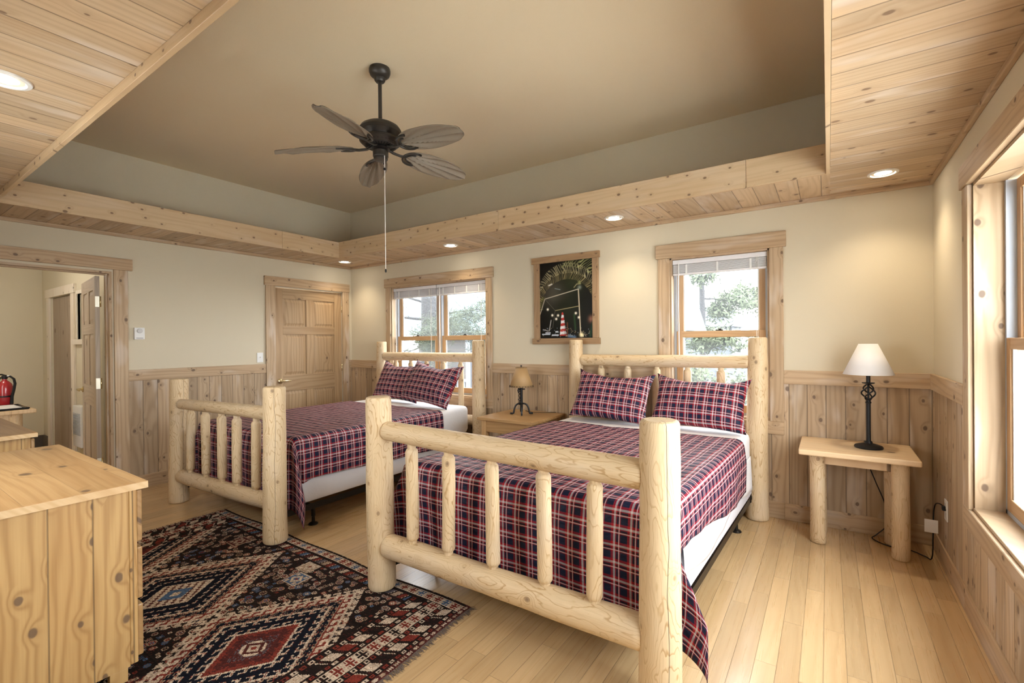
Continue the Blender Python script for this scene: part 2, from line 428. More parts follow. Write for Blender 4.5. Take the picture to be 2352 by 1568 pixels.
# wainscot, chair rails, baseboards
CR0, CR1, BBH = 1.045, 1.15, .128
def lower(wall, side, segs, axis):
    for a, b in segs:
        def bx(t, z0, z1, bev):
            if axis == 'back': return MB().box(a, b, -t, 0, z0, z1, bev)
            if axis == 'left': return MB().box(0, t, a, b, z0, z1, bev)
            return MB().box(WX-t, WX, a, b, z0, z1, bev)
        struct('wainscot', bx(.010, 0.10, CR0+.02, 0), m_wain, wall)
        struct('chair_rail', bx(.022, CR0, CR1, .003), m_trim_h, wall)
        struct('baseboard_'+side, bx(.018, 0, BBH, .003), m_trim_h)
def low_window(wall, side, a, b, axis, z1):                       # boards under a window
    t = .010
    mb = MB().box(a, b, -t, 0, .10, z1) if axis == 'back' else MB().box(WX-t, WX, a, b, .10, z1)
    struct('wainscot', mb, m_wain, wall)
    t = .018
    mb = MB().box(a, b, -t, 0, 0, BBH, .003) if axis == 'back' else MB().box(WX-t, WX, a, b, 0, BBH, .003)
    struct('baseboard_'+side, mb, m_trim_h)
lower(wb, 'back', [(0, .735), (2.46, 4.29), (5.245, WX)], 'back')
low_window(wb, 'back', .735, 2.46, 'back', .67); low_window(wb, 'back', 4.29, 5.245, 'back', .67)
lower(wl, 'left', [(-2.528, -1.215), (-.05, -.022)], 'left')
lower(wr, 'right', [(-.925, -.022)], 'right'); low_window(wr, 'right', FY, -.925, 'right', .46)
# a thin paint seam line where two drywall sheets meet is left to the paint

# ------------------------------------------------------------------ windows
def sash_unit(root, ax, u0, u1, z0, zm, z1, d, sgn):
    """double-hung unit. ax 'y' (back wall, u = x) or 'x' (right wall, u = y). d = depth of the inner sash face."""
    def bx(a, b, t0, t1, p, q, bev=.002):
        lo, hi = sorted((d+sgn*t0, d+sgn*t1))
        return MB().box(a, b, lo, hi, p, q, bev, 1) if ax == 'y' else MB().box(lo, hi, a, b, p, q, bev, 1)
    # vinyl tracks
    for a, b in ((u0, u0+.022), (u1-.022, u1)):
        tr = bx(a, b, 0, .075, z0, z1, 0); struct('track', tr, m_grayv, root)
    struct('track', bx(u0, u1, 0, .08, z0-.0, z0+.02, 0), m_grayv, root)
    a, b = u0+.018, u1-.018; st = .052
    for nm, t, p, q in (('lower_sash', 0, z0+.02, zm+.028), ('upper_sash', .036, zm-.028, z1)):
        s_ = struct(nm, MB().add(bx(a, a+st, t, t+.032, p, q).v, bx(a, a+st, t, t+.032, p, q).f).add(bx(b-st, b, t, t+.032, p, q).v, bx(b-st, b, t, t+.032, p, q).f), m_sash_v, root)
        rl = MB(); k = .062 if nm == 'lower_sash' else .05
        for p0, q0 in ((p, p+(k if nm == 'lower_sash' else .052)), (q-.052, q)):
            w = bx(a+st*.98, b-st*.98, t, t+.032, p0, q0); rl.add(w.v, w.f)
        struct('sash_rails', rl, m_sash_h, s_)
        be = MB()
        for (ua, ub, pa, pb) in ((a+st, a+st+.012, p+.05, q-.05), (b-st-.012, b-st, p+.05, q-.05)):
            w = bx(ua, ub, t+.008, t+.02, pa, pb, 0); be.add(w.v, w.f)
        struct('glazing_bead', be, m_wp, s_)
        struct('pane', bx(a+st, b-st, t+.014, t+.018, p+.05, q-.05, 0), m_glass, s_)
    um = (a+b)/2
    w = bx(um-.03, um+.03, .005, .028, zm+.028, zm+.036, .002); w2 = bx(um-.006, um+.02, -.004, .02, zm+.036, zm+.046, .002)
    struct('sash_lock', w.add(w2.v, w2.f), m_bronze, root)

def window(name, ax, hole, over, units, d, sgn, headh, apron, depth, plane):
    u0, u1, z0, z1 = hole; root = sthing(name)
    def bx(a, b, t0, t1, p, q, bev=.003):
        lo, hi = sorted((plane+sgn*t0, plane+sgn*t1))
        return MB().box(a, b, lo, hi, p, q, bev, 1) if ax == 'y' else MB().box(lo, hi, a, b, p, q, bev, 1)
    cw = over
    hd = bx(u0-cw-.02, u1+cw+.02, -.030, -.001, z1, z1+headh); struct('head_casing', hd, m_trim_h, root)
    for a, b in ((u0-cw, u0), (u1, u1+cw)):
        struct('side_casing', bx(a, b, -.022, -.001, z0, z1), m_trim_v, root)
    struct('apron_casing', bx(u0-cw, u1+cw, -.022, -.001, z0-.10, z0), m_trim_h, root)
    for a, b in ((u0, u0+.014), (u1-.014, u1)):
        struct('jamb', bx(a, b, 0, depth, z0, z1, 0), m_trim_v, root)
    struct('head_jamb', bx(u0, u1, 0, depth, z1-.014, z1, 0), m_trim_h, root)
    struct('sill', bx(u0, u1, -.004, depth+.04, z0, z0+.016, .002), m_trim_h, root)
    n = len(units)
    for i, (a, b) in enumerate(units):
        sash_unit(root, ax, a, b, z0+.016, 1.437 if ax == 'y' else 1.36, z1-.014, d, sgn)
        if i < n-1:
            a2 = units[i+1][0]; lo, hi = b, a2
            struct('mullion', bx(lo, hi, depth-.02, depth+.09, z0, z1, .002), m_sash_v, root)
    return root
window('window_1', 'y', W1, .085, [(.834, 1.584), (1.611, 2.361)], .08, 1, .115, .1, .085, 0)
window('window_2', 'y', W2, .095, [(4.399, 5.136)], .08, 1, .12, .1, .085, 0)
def w3units():
    L = (W3[1]-W3[0]-.028-.05)/2; a = W3[0]+.014
    return [(a, a+L), (a+L+.05, a+2*L+.05)]
window('window_3', 'x', W3, .10, w3units(), WX+.105, 1, .115, .1, .11, WX)
window('added_window_4', 'y', W4, .10, [(2.114, 2.785), (2.815, 3.486)], FY-.08, -1, .115, .1, .085, FY)  # unseen window added in the front wall for daylight from the camera side

# ------------------------------------------------------------------ raised blinds (hang inside the windows)
def blind(label, ax, u0, u1, z1, d, wand=True, cord_to=1.2, tilt=0.0):
    t = thing('raised_blind', label, 'window blind', ((u0+u1)/2, d, z1-.13) if ax == 'y' else (d, (u0+u1)/2, z1-.13), 0, 'raised slatted blinds at the tops of the windows')
    def bx(a, b, t0, t1, p, q, bev=.002):
        return MB().box(a, b, d+t0, d+t1, p, q, bev, 1) if ax == 'y' else MB().box(d-t1, d-t0, a, b, p, q, bev, 1)
    obj('headrail', bx(u0, u1, -.022, .022, z1-.04, z1-.002), m_blind, t)
    st = MB(); n = 11
    for i in range(n):
        zz = z1-.044-i*.0066
        w = bx(u0+.004, u1-.004, -.019, .019, zz-.0048, zz-.001, .0008); st.add(w.v, w.f)
    obj('slat_stack', st, m_blind, t)
    obj('bottom_rail', bx(u0+.003, u1-.003, -.02, .02, z1-.133, z1-.118), m_blind, t)
    for k in (.14, .38, .62, .86) if u1-u0 > .735 else (.16, .5, .84):
        uu = u0+(u1-u0)*k; obj('ladder_tape', bx(uu-.008, uu+.008, -.0235, -.0215, z1-.130, z1-.045, .0003), m_wp, t)
    if wand:
        uu = u0+.055; P = (lambda u, z: (u, d-.03, z)) if ax == 'y' else (lambda u, z: (d-.03, u, z))
        obj('tilt_wand', MB().tube([P(uu, z1-.03), P(uu-.004, 1.7), P(uu, 1.25)], .0042, 6), m_wp, t)
        uu = u1-.075
        obj('lift_cord', MB().tube([P(uu, z1-.03), P(uu-.004, 1.6), P(uu, cord_to)], .0014, 5).tube([P(uu+.01, z1-.03), P(uu+.012, 1.6), P(uu+.003, cord_to)], .0014, 5), m_chain, t)
    return t
blind('raised white blind in the left half of the window behind the far bed', 'y', .838, 1.585, 2.085, .045, cord_to=1.25)
blind('raised white blind in the right half of the window behind the far bed', 'y', 1.60, 2.357, 2.085, .045, cord_to=1.2)
blind('raised white blind at the top of the window behind the near bed', 'y', 4.402, 5.133, 2.085, .045, cord_to=1.25)

# ------------------------------------------------------------------ doors
def panel_leaf(root, w, h, t=.035, m_doorv=m_doorv, m_doorh=m_doorh):
    """six-panel leaf in local x (width) / y (thickness, 0..t) / z; parts under root."""
    st, ms = .112, .10
    rails = [(0.01, .24), (.80, .995), (1.50, 1.60), (h-.125, h)]
    sm = MB()
    for a, b in ((0, st), (w-st, w)): sm.box(a, b, 0, t, .01, h, .002, 1)
    obj('stile', sm, m_doorv, root, local=True)
    mm = MB()
    for (p, q) in zip(rails, rails[1:]): mm.box((w-ms)/2, (w+ms)/2, .001, t-.001, p[1], q[0], .002, 1)
    obj('mullion', mm, m_doorv, root, local=True)
    rm = MB()
    for a, b in rails: rm.box(st, w-st, .0008, t-.0008, a, b, .002, 1)
    obj('rail', rm, m_doorh, root, local=True)
    for (p, q) in zip(rails, rails[1:]):
        for xa, xb in ((st, (w-ms)/2), ((w+ms)/2, w-st)):
            pb = MB(); za, zb = p[1], q[0]
            pb.box(xa, xb, .012, t-.012, za, zb)
            for s_ in (-1, 1):                      # raised field with a sloped border, both faces
                y0 = .012 if s_ < 0 else t-.012; y1 = .004 if s_ < 0 else t-.004
                m1, m2 = .014, .042
                vs = [(xa+m1, y0, za+m1), (xb-m1, y0, za+m1), (xb-m1, y0, zb-m1), (xa+m1, y0, zb-m1),
                      (xa+m2, y1, za+m2), (xb-m2, y1, za+m2), (xb-m2, y1, zb-m2), (xa+m2, y1, zb-m2)]
                pb.add(vs, [(0, 1, 5, 4), (1, 2, 6, 5), (2, 3, 7, 6), (3, 0, 4, 7), (4, 5, 6, 7)])
            obj('door_panel', pb, m_doorv, root, local=True)
def lever(root, x, z, y, sgn, d):
    """lever handle on the face at local y, pointing along d*x."""
    mb = MB()
    b = MB().lathe([(.0, 0), (.030, 0), (.032, .006), (.022, .012), (.012, .016), (.012, .05)], 20)
    R = Matrix.Translation((x, y, z)) @ Matrix.Rotation(-sgn*PI/2, 4, 'X')
    b.v = [tuple(R @ Vector(v)) for v in b.v]
    mb.add(b.v, b.f, True)
    mb.tube([(x, y+sgn*.045, z), (x+d*.03, y+sgn*.05, z+.003), (x+d*.07, y+sgn*.05, z+.002), (x+d*.115, y+sgn*.044, z-.006)], [.011, .010, .008, .007], 10)
    o = obj('lever_handle', mb, m_brass, root, local=True, label='brass lever handle'); return o
def hinge(root, x, y, z, parent_local=True, mat=None):
    mb = MB().lathe([(.0055, -.045), (.0055, .045)], 10, (x, y, z))
    return obj('hinge', mb, mat or m_brass, root, local=True)
# closed six-panel door in the left wall (leaf lies in the plane x = const; local x -> world -y)
d1 = sthing('door_1', (-.012, -.152, 0), 'closed six-panel pine door with a brass lever'); d1.rotation_euler = (0, 0, -PI/2)
panel_leaf(d1, .945, 2.065)
# local +y -> world +x after the -90 turn; visible face is y = t
d1.location.x = -.05
lever(d1, .875, .93, .035, 1, -1)
for z in (.25, 1.05, 1.85): hinge(d1, -.002, .037, z)
tr = sthing('trim_4', label='cedar casing around the closed pine door')
struct('head_casing', MB().box(.001, .030, -1.225, -.045, 2.085, 2.195, .003), m_trim_h, tr)
struct('side_casing', MB().box(.001, .022, -1.21, -1.095, 0, 2.085, .003), m_trim_v, tr)
struct('side_casing', MB().box(.001, .022, -.152, -.055, 0, 2.085, .003), m_trim_v, tr)
struct('jamb', MB().box(-.14, 0, -1.105, -1.098, 0, 2.075), m_trim_v, tr)
# casing of the open doorway to the hall
tr = sthing('trim_5', label='cedar casing around the open doorway at the far left')
struct('head_casing', MB().box(.001, .030, -3.66, -2.489, 2.095, 2.204, .003), m_trim_h, tr)
struct('side_casing', MB().box(.001, .022, -2.63, -2.525, 0, 2.095, .003), m_trim_v, tr)
struct('side_casing', MB().box(.001, .022, -3.64, -3.53, 0, 2.095, .003), m_trim_v, tr)
struct('jamb', MB().box(-.14, .002, -2.66, -2.64, 0, 2.075), m_trim_v, tr)
struct('jamb', MB().box(-.14, .002, -3.54, -3.52, 0, 2.075), m_trim_v, tr)
struct('door_stop', MB().box(-.085, -.05, -2.672, -2.66, 0, 2.06), m_trim_v, tr)
struct('head_jamb', MB().box(-.14, .002, -3.52, -2.66, 2.055, 2.075), m_trim_h, tr)
struct('head_stop', MB().box(-.085, -.05, -3.52, -2.672, 2.043, 2.055), m_trim_h, tr)
# open leaf of that doorway, swung into the hall
ang = math.atan2(-2.578+2.685, -.987+.13)
d2 = sthing('door_2', (-.15, -2.69, 0), 'open six-panel door seen nearly edge-on in the hall doorway'); d2.rotation_euler = (0, 0, ang)
panel_leaf(d2, .86, 2.04, .035, m_door2v, m_door2h)
lever(d2, .80, .93, .035, 1, -1)
for z in (.28, 1.03, 1.80):
    hb = MB().box(-.0025, 0, .002, .034, z-.05, z+.05, .001, 1)
    hg = obj('hinge', hb, m_ivory, d2, local=True, label='pale brass hinge leaf on the door edge')
    obj('pin', MB().lathe([(.006, -.05), (.006, .05)], 10, (-.006, -.004, z)), m_brass, hg, local=True)

# ------------------------------------------------------------------ hall beyond the doorway
HX, HYs = -3.45, -2.45
m_hall = paint('cream_hall_paint', (.62, .565, .43))
struct('wall_hall_end', MB().box(HX-.1, HX, -4.6, .1, 0, 2.6), m_hall)
struct('wall_hall_side', wallmesh('y', HYs, HYs+.1, HX, -.14, 0, 2.6, [(-3.02, -2.07, 0, 2.02), (-1.86, -1.40, 1.46, 2.0)]), m_hall)
struct('wall_hall_front', MB().box(HX, -.14, -4.7, -4.6, 0, 2.6), m_hall)
struct('ceiling.001', MB().box(HX-.1, -.14, -4.7, .1, 2.6, 2.7), m_ceil)
struct('floor.001', MB().box(HX, -.14, -4.6, HYs, -.06, .002), m_floor)
hc = sthing('trim_6', label='pale casing of the doorway in the hall wall')
m_palew = wood('whitewashed_trim', (.78, .72, .62), (.62, .55, .45), Z, XY, knots=.2, var=.1)
for a, b in ((-3.14, -3.02), (-2.07, -1.95)): struct('side_casing', MB().box(a, b, HYs-.022, HYs-.001, 0, 2.02, .002), m_palew, hc)
struct('head_casing', MB().box(-3.18, -1.91, HYs-.028, HYs-.001, 2.02, 2.13, .002), m_palew, hc)
m_brown = wood('weathered_brown_plank', (.36, .29, .22), (.25, .195, .145), Z, XY, knots=.25, kscale=4, var=.1)
d3 = sthing('door_3', (-2.545, HYs+.03, 0), 'flat brown plank door in the hall wall')
struct('leaf', MB().box(-3.015, -2.075, HYs+.02, HYs+.06, .005, 2.015, .002), m_brown, d3)
for k in (-2.70, -2.38): struct('board_joint', MB().box(k-.002, k+.002, HYs+.0185, HYs+.03, .01, 2.01), m_brown, d3)
hw = sthing('window_5')
struct('pane', MB().box(-1.86, -1.40, HYs+.05, HYs+.056, 1.46, 2.0), plain('dark_glass', (.13, .14, .14), .08), hw)
struct('frame', MB().box(-1.90, -1.86, HYs-.012, HYs+.02, 1.42, 2.04).box(-1.40, -1.36, HYs-.012, HYs+.02, 1.42, 2.04).box(-1.86, -1.40, HYs-.012, HYs+.02, 2.0, 2.04), m_palew, hw)
struct('sill', MB().box(-1.94, -1.32, HYs-.05, HYs, 1.40, 1.46, .003), m_palew, hw)
struct('baseboard_hall', MB().box(HX, HX+.02, -4.6, HYs, 0, .16).box(HX+.02, -3.14, HYs-.02, HYs, 0, .16), plain('dark_hall_baseboard', (.10, .085, .07), .6))
# wall heater
t = thing('wall_heater', 'white louvred electric heater low on the hall wall beside the open door', 'heater', (-1.66, HYs, .22))
obj('housing', MB().box(-1.80, -1.50, HYs-.07, HYs-.001, .22, .69, .006), m_wp, t)
lv = MB()
for i in range(16): lv.box(-1.78, -1.52, HYs-.078, HYs-.068, .36+i*.016, .367+i*.016)
obj('louver', lv, plain('grey_louvre', (.42, .44, .48), .5), t)
# hall table with fire extinguisher and papers
t = thing('hall_table', 'rustic pale log table in the hall carrying a fire extinguisher', 'table', (-1.6, -3.4, 0))
obj('tabletop', MB().box(-2.0, -1.20, -3.95, -2.93, .705, .745, .008), m_table, t)
for x in (-1.92, -1.32):
    for y in (-3.80, -3.06):
        obj('leg', MB().lathe([(.05, 0), (.052, .3), (.048, .705)], 14, (x, y, .002)), m_log, t)
obj('apron', MB().box(-1.34, -1.30, -3.78, -3.08, .60, .705, .003).box(-1.9, -1.34, -3.08, -3.05, .60, .705, .003), m_table, t)
tr_ = thing('serving_tray', 'flat black tray on the hall table under white papers', 'tray', (-1.5, -3.25, .745))
obj('tray_base', MB().box(-1.72, -1.25, -3.55, -2.975, .746, .752, .002), m_black, tr_)
obj('rim', MB().tube([(-1.72, -3.55, .758), (-1.25, -3.55, .758), (-1.25, -2.975, .758), (-1.72, -2.975, .758)], .007, 8, closed=True), m_black, tr_)
single('paper_stack', MB().box(-1.66, -1.30, -3.45, -3.02, .753, .766, .002).box(-1.60, -1.24, -3.5, -3.05, .7665, .772, .001), m_paper, 'white stack of papers lying on the black tray in the hall', 'papers')
t = thing('fire_extinguisher', 'red fire extinguisher with a black hose on the hall table', 'fire extinguisher', (-1.82, -3.06, .746))
ex, ey, ez = -1.82, -3.06, .746
obj('cylinder', MB().lathe([(.0, 0), (.058, 0), (.063, .012), (.063, .20), (.055, .235), (.035, .262), (.019, .275), (.019, .295)], 28, (ex, ey, ez)), m_red, t)
obj('strap', MB().lathe([(.0645, .095), (.0655, .097), (.0655, .110), (.0645, .112)], 28, (ex, ey, ez), cap=False), m_black, t)
obj('valve', MB().lathe([(.022, .29), (.024, .30), (.024, .322), (.012, .33)], 16, (ex, ey, ez)), m_black, t)
dvx, dvy = RT.x, RT.y
def ep(u, z): return (ex+dvx*u, ey+dvy*u, ez+z)
obj('handle', MB().tube([ep(.02, .325), ep(-.03, .338), ep(-.10, .336)], .008, 8).tube([ep(.0, .312), ep(-.05, .30), ep(-.085, .25)], .009, 8), m_black, t)
obj('hose', MB().tube([ep(.015, .312), ep(.06, .318), ep(.10, .29), ep(.112, .24), ep(.098, .17), ep(.078, .10), ep(.072, .02)], [.010, .010, .011, .012, .012, .013, .015], 10), m_black, t)
obj('gauge', MB().lathe([(.014, 0), (.014, .012)], 14, ep(.045, .318)), m_wp, t)

# ------------------------------------------------------------------ recessed lights
def can_light(x, y, label, power=1.0):
    t = thing('recessed_light', label, 'ceiling light', (x, y, HS), 0, 'recessed lights in the wooden soffit')
    obj('trim_ring', MB().lathe([(.082, 0), (.080, -.006), (.066, -.008), (.060, -.002), (.058, .022)], 32, (0, 0, 0), cap=False), m_wp, t, local=True)
    obj('reflector', MB().lathe([(.060, -.0015), (.044, -.001)], 32, (0, 0, 0), cap=False), m_refl, t, local=True)
    obj('lens', MB().lathe([(.0, -.004), (.034, -.0035), (.044, -.0015)], 28, (0, 0, 0), cap=False), m_lens, t, local=True, label='glowing lamp')
    ld = bpy.data.lights.new('can_lamp', 'SPOT'); ld.energy = CAN*power; ld.color = (1.0, .84, .62); ld.spot_size = math.radians(118); ld.spot_blend = .9; ld.shadow_soft_size = .05
    lo = bpy.data.objects.new('can_lamp', ld); COL.objects.link(lo); lo.parent = t; lo.location = (0, 0, -.02)
    return t
CAN = 20.0
can_light(5.823, -.368, 'lit recessed light nearest the right wall', 1.1)
can_light(4.014, -.348, 'lit recessed light between the picture and the near-bed window')
can_light(2.134, -.318, 'lit recessed light above the right end of the far window')
can_light(.341, -.348, 'lit recessed light in the far corner above the closed door')
can_light(2.864, -3.753, 'lit recessed light cut by the left edge of the photo', .9)
# added bare point light without a fixture, brightens the hall
hl = bpy.data.lights.new('hall_fill_light', 'POINT'); hl.energy = 15; hl.color = (1, .97, .93); hl.shadow_soft_size = .12
ho = bpy.data.objects.new('hall_fill_light', hl); COL.objects.link(ho); ho.location = (-1.6, -3.5, 2.35)
# ================================================================== LOG BEDS
def log(L, r0, r1, seed, ends=(.012, .012), tenon=0.0, seg=28, wob=.004, lump=.03, topdome=0.0):
    """peeled log along local z from 0 to L, with slight lumps, chamfered ends, optional necked tenons."""
    rng = random.Random(seed); n = max(10, int(L/.035)); rings = []
    zs = [i*L/n for i in range(n+1)]
    ex = [(0, -ends[0]), (ends[0]*.25, -ends[0]*.35), (ends[0], 0)]
    prof = []
    if tenon:
        prof += [(0, .66), (tenon*.66, .68), (tenon*.74, .84), (tenon*.90, .97), (tenon*1.0, 1.0)]
        lo, hi = tenon*1.15, L-tenon*1.15
        prof += [(z, 1.0) for z in zs if lo < z < hi]
        prof += [(L-tenon*1.0, 1.0), (L-tenon*.90, .97), (L-tenon*.74, .84), (L-tenon*.66, .68), (L, .66)]
    else:
        prof = [(0, 1-ends[0]/r0), (ends[0]*.3, 1-.35*ends[0]/r0), (ends[0], 1.0)]
        prof += [(z, 1.0) for z in zs if ends[0]*1.4 < z < L-ends[1]*1.4]
        prof += [(L-ends[1], 1.0), (L-ends[1]*.3, 1-.35*ends[1]/r1), (L, 1-ends[1]/r1)]
    o1, o2, o3 = (rng.uniform(0, 50) for _ in range(3)); vs = []; fs = []
    for z, k in prof:
        r = r0+(r1-r0)*z/L
        cx = wob*sin(z*2.3+o1)*1.2; cy = wob*cos(z*1.9+o2)*1.2
        for j in range(seg):
            a = 2*PI*j/seg
            q = 1+lump*(mnoise.noise((cos(a)*.9+o1, sin(a)*.9+o2, z*3.2+o3)))+lump*.35*mnoise.noise((cos(a)*2.4+o1, sin(a)*2.4, z*9+o3))
            vs.append((cx+r*k*q*cos(a), cy+r*k*q*sin(a), z))
    m = len(prof)
    for i in range(m-1):
        for j in range(seg):
            j2 = (j+1) % seg; fs.append((i*seg+j, i*seg+j2, (i+1)*seg+j2, (i+1)*seg+j))
    mb = MB().add(vs, fs, True)
    mb.f.append(tuple(reversed(range(seg)))); mb.sm.append(False)
    mb.f.append(tuple((m-1)*seg+j for j in range(seg))); mb.sm.append(False)
    return mb
def post(root, name, x, y, L, r0, r1, seed, crack=None, base=.0, **k):
    rz = crack if crack is not None else seed*1.7
    return obj(name, log(L, r0, r1, seed, **k), m_logc if crack is not None else m_log, root, at=(x, y, base), rot=(0, 0, rz))
def rail(root, name, x0, x1, y0, y1, z0, z1, r0, r1, seed, crack=None, **k):
    d = Vector((x1-x0, y1-y0, z1-z0)); L = d.length
    q = d.to_track_quat('Z', 'Y')
    if crack is not None: q = q @ Matrix.Rotation(crack, 3, 'Z').to_quaternion()
    o = obj(name, log(L, r0, r1, seed, **k), m_logc if crack is not None else m_log, root, at=(x0, y0, z0))
    o.rotation_euler = q.to_euler(); return o

def log_bed(label, FL, FR, HL, HR, fy, hy, zt, zb, seed, cracks, rt=.055, rb=.062, sheer=0.0, xc=0.0):
    """FL.. x of posts; zt=(left,right) height of the foot top rail, zb of the bottom rail."""
    bed = thing('log_bed', label, 'bed', ((HL+HR)/2, (fy+hy)/2, 0), 0, 'log beds')
    RP = .074
    pb_ = lambda x: .009 if 1.335 < x < 3.985 else 0.0     # posts that stand on the rug
    post(bed, 'foot_post', FL, fy, 1.088-pb_(FL), RP+.004, RP-.003, seed+1, cracks[0], base=pb_(FL), ends=(.014, .014), lump=.045)
    post(bed, 'foot_post', FR, fy, 1.094-pb_(FR), RP+.005, RP-.001, seed+2, cracks[1], base=pb_(FR), ends=(.014, .014), lump=.04)
    post(bed, 'head_post', HL, hy, 1.400, RP+.002, RP-.010, seed+3, None, ends=(.012, .010), lump=.05)
    post(bed, 'head_post', HR, hy, 1.405, RP+.008, RP-.006, seed+4, None, ends=(.014, .012), lump=.05)
    g = RP*.72
    rail(bed, 'foot_rail', FL+g, FR-g, fy, fy, zt[0], zt[1], rt*.93, rt*1.07, seed+5, cracks[2], ends=(.018, .014), lump=.05)
    rail(bed, 'lower_foot_rail', FL+g, FR-g, fy, fy, zb[0], zb[1], rb, rb*1.03, seed+6, None, ends=(.020, .022), lump=.07)
    n = 5
    for i in range(n):
        k = (i+1)/(n+1); x = FL+(FR-FL)*(.16+.68*i/(n-1)+.007*((i*7+seed) % 3-1))
        t_, b_ = zt[0]+(zt[1]-zt[0])*k, zb[0]+(zb[1]-zb[0])*k
        L = t_-b_-rt*.55-rb*.55
        post(bed, 'foot_spindle', x, fy, L, .033, .034, seed+20+i, None, base=b_+rb*.55, tenon=.056, lump=.08, wob=.004, seg=20)
    hz = 1.212
    rail(bed, 'head_rail', HL+g, HR-g, hy, hy, hz-.004, hz+.006, .052, .053, seed+7, None, ends=(.022, .016), lump=.05)
    rail(bed, 'lower_head_rail', HL+g, HR-g, hy, hy, .52, .52, .055, .055, seed+8, None, ends=(.02, .016), lump=.05)
    for i in range(n):
        x = HL+(HR-HL)*(.165+.67*i/(n-1))
        post(bed, 'head_spindle', x, hy, hz-.52-.06, .031, .033, seed+40+i, None, base=.55, tenon=.060, lump=.08, seg=20)
    # black steel side rails, hook plates and glide legs
    y0, y1 = fy+RP*.8, hy-RP*.8
    for sgn, xa, xb in ((-1, FL, HL), (1, FR, HR)):
        ins = .045*-sgn
        A = Vector((xa+ins+sheer, y0, .15)); B = Vector((xb+ins, y1, .15)); d = (B-A)
        mb = MB(); nx = Vector((d.y, -d.x, 0)).normalized()
        for (t0, t1, p, q) in ((0, .004, .137, .182), (-.035 if sgn > 0 else .0, .0 if sgn > 0 else .039, .137, .141)):
            vs = []
            for P in (A, B):
                for tt in (t0, t1):
                    for zz in (p, q): vs.append((P.x+nx.x*tt, P.y+nx.y*tt, zz))
            mb.add(vs, [(0, 1, 3, 2), (4, 6, 7, 5), (0, 2, 6, 4), (1, 5, 7, 3), (0, 4, 5, 1), (2, 3, 7, 6)])
        obj('side_rail', mb, m_bframe, bed, label='black steel side rail')
        obj('hook_plate', MB().box(xb+ins-.006, xb+ins+.010, y1-.03, y1+.02, .14, .31, .002, 1).box(xb+ins-.004, xb+ins+.014, y1-.016, y1+.004, .16, .19).box(xb+ins-.004, xb+ins+.014, y1-.016, y1+.004, .25, .28), m_bframe, bed)
        obj('hook_plate', MB().box(xa+ins-.006, xa+ins+.010, y0-.02, y0+.03, .12, .24, .002, 1), m_bframe, bed)
        for k in (.13, .86):
            P = A+(B-A)*k; P.x += -.045*sgn
            obj('glide_leg', MB().lathe([(.034, .0), (.036, .004), (.030, .012), (.013, .018), (.011, .06), (.016, .066), (.016, .128)], 16, (P.x, P.y, .001)), m_bframe, bed)
    for k in (.13, .5, .86):
        ya = y0+(y1-y0)*k
        xl = FL+(HL-FL)*k+.05; xr = FR+(HR-FR)*k-.05
        obj('cross_rail', MB().box(xl+.012, xr-.012, ya-.02, ya+.02, .131, .142), m_bframe, bed)
    return bed

def pad(mb_, hw, y0, y1, z0, z1, r, cxf, n=7):
    """rounded slab following the bed's centre line cxf(y); r = corner radius (vertical edges), edge rounding on top and bottom."""
    ring = []
    er = min(.045, (z1-z0)*.35)
    prof = [(er, z0), (er*.3, z0+er*.3), (0, z0+er), (0, z1-er), (er*.13, z1-er*.5), (er*.5, z1-er*.13), (er, z1)]
    pts = []
    ys, xs = (y0+r, y1-r), hw-r
    for (sx, yc, a0) in ((1, ys[1], 0), (-1, ys[1], PI/2), (-1, ys[0], PI), (1, ys[0], 1.5*PI)):
        for k in range(n):
            a = a0+(PI/2)*k/(n-1); pts.append((sx*xs, yc, cos(a), sin(a)))
    vs = []; N = len(pts)
    for ins, z in prof:
        for (x, y, ca, sa) in pts:
            yy = y+(r-ins)*sa; vs.append((cxf(yy)+x+(r-ins)*ca, yy, z))
    fs = []
    for i in range(len(prof)-1):
        for j in range(N):
            j2 = (j+1) % N; fs.append((i*N+j, i*N+j2, (i+1)*N+j2, (i+1)*N+j))
    mb_.add(vs, fs, True)
    o = len(mb_.v)-len(vs)
    mb_.f.append(tuple(o+j for j in reversed(range(N)))); mb_.sm.append(True)
    mb_.f.append(tuple(o+(len(prof)-1)*N+j for j in range(N))); mb_.sm.append(True)
    return mb_

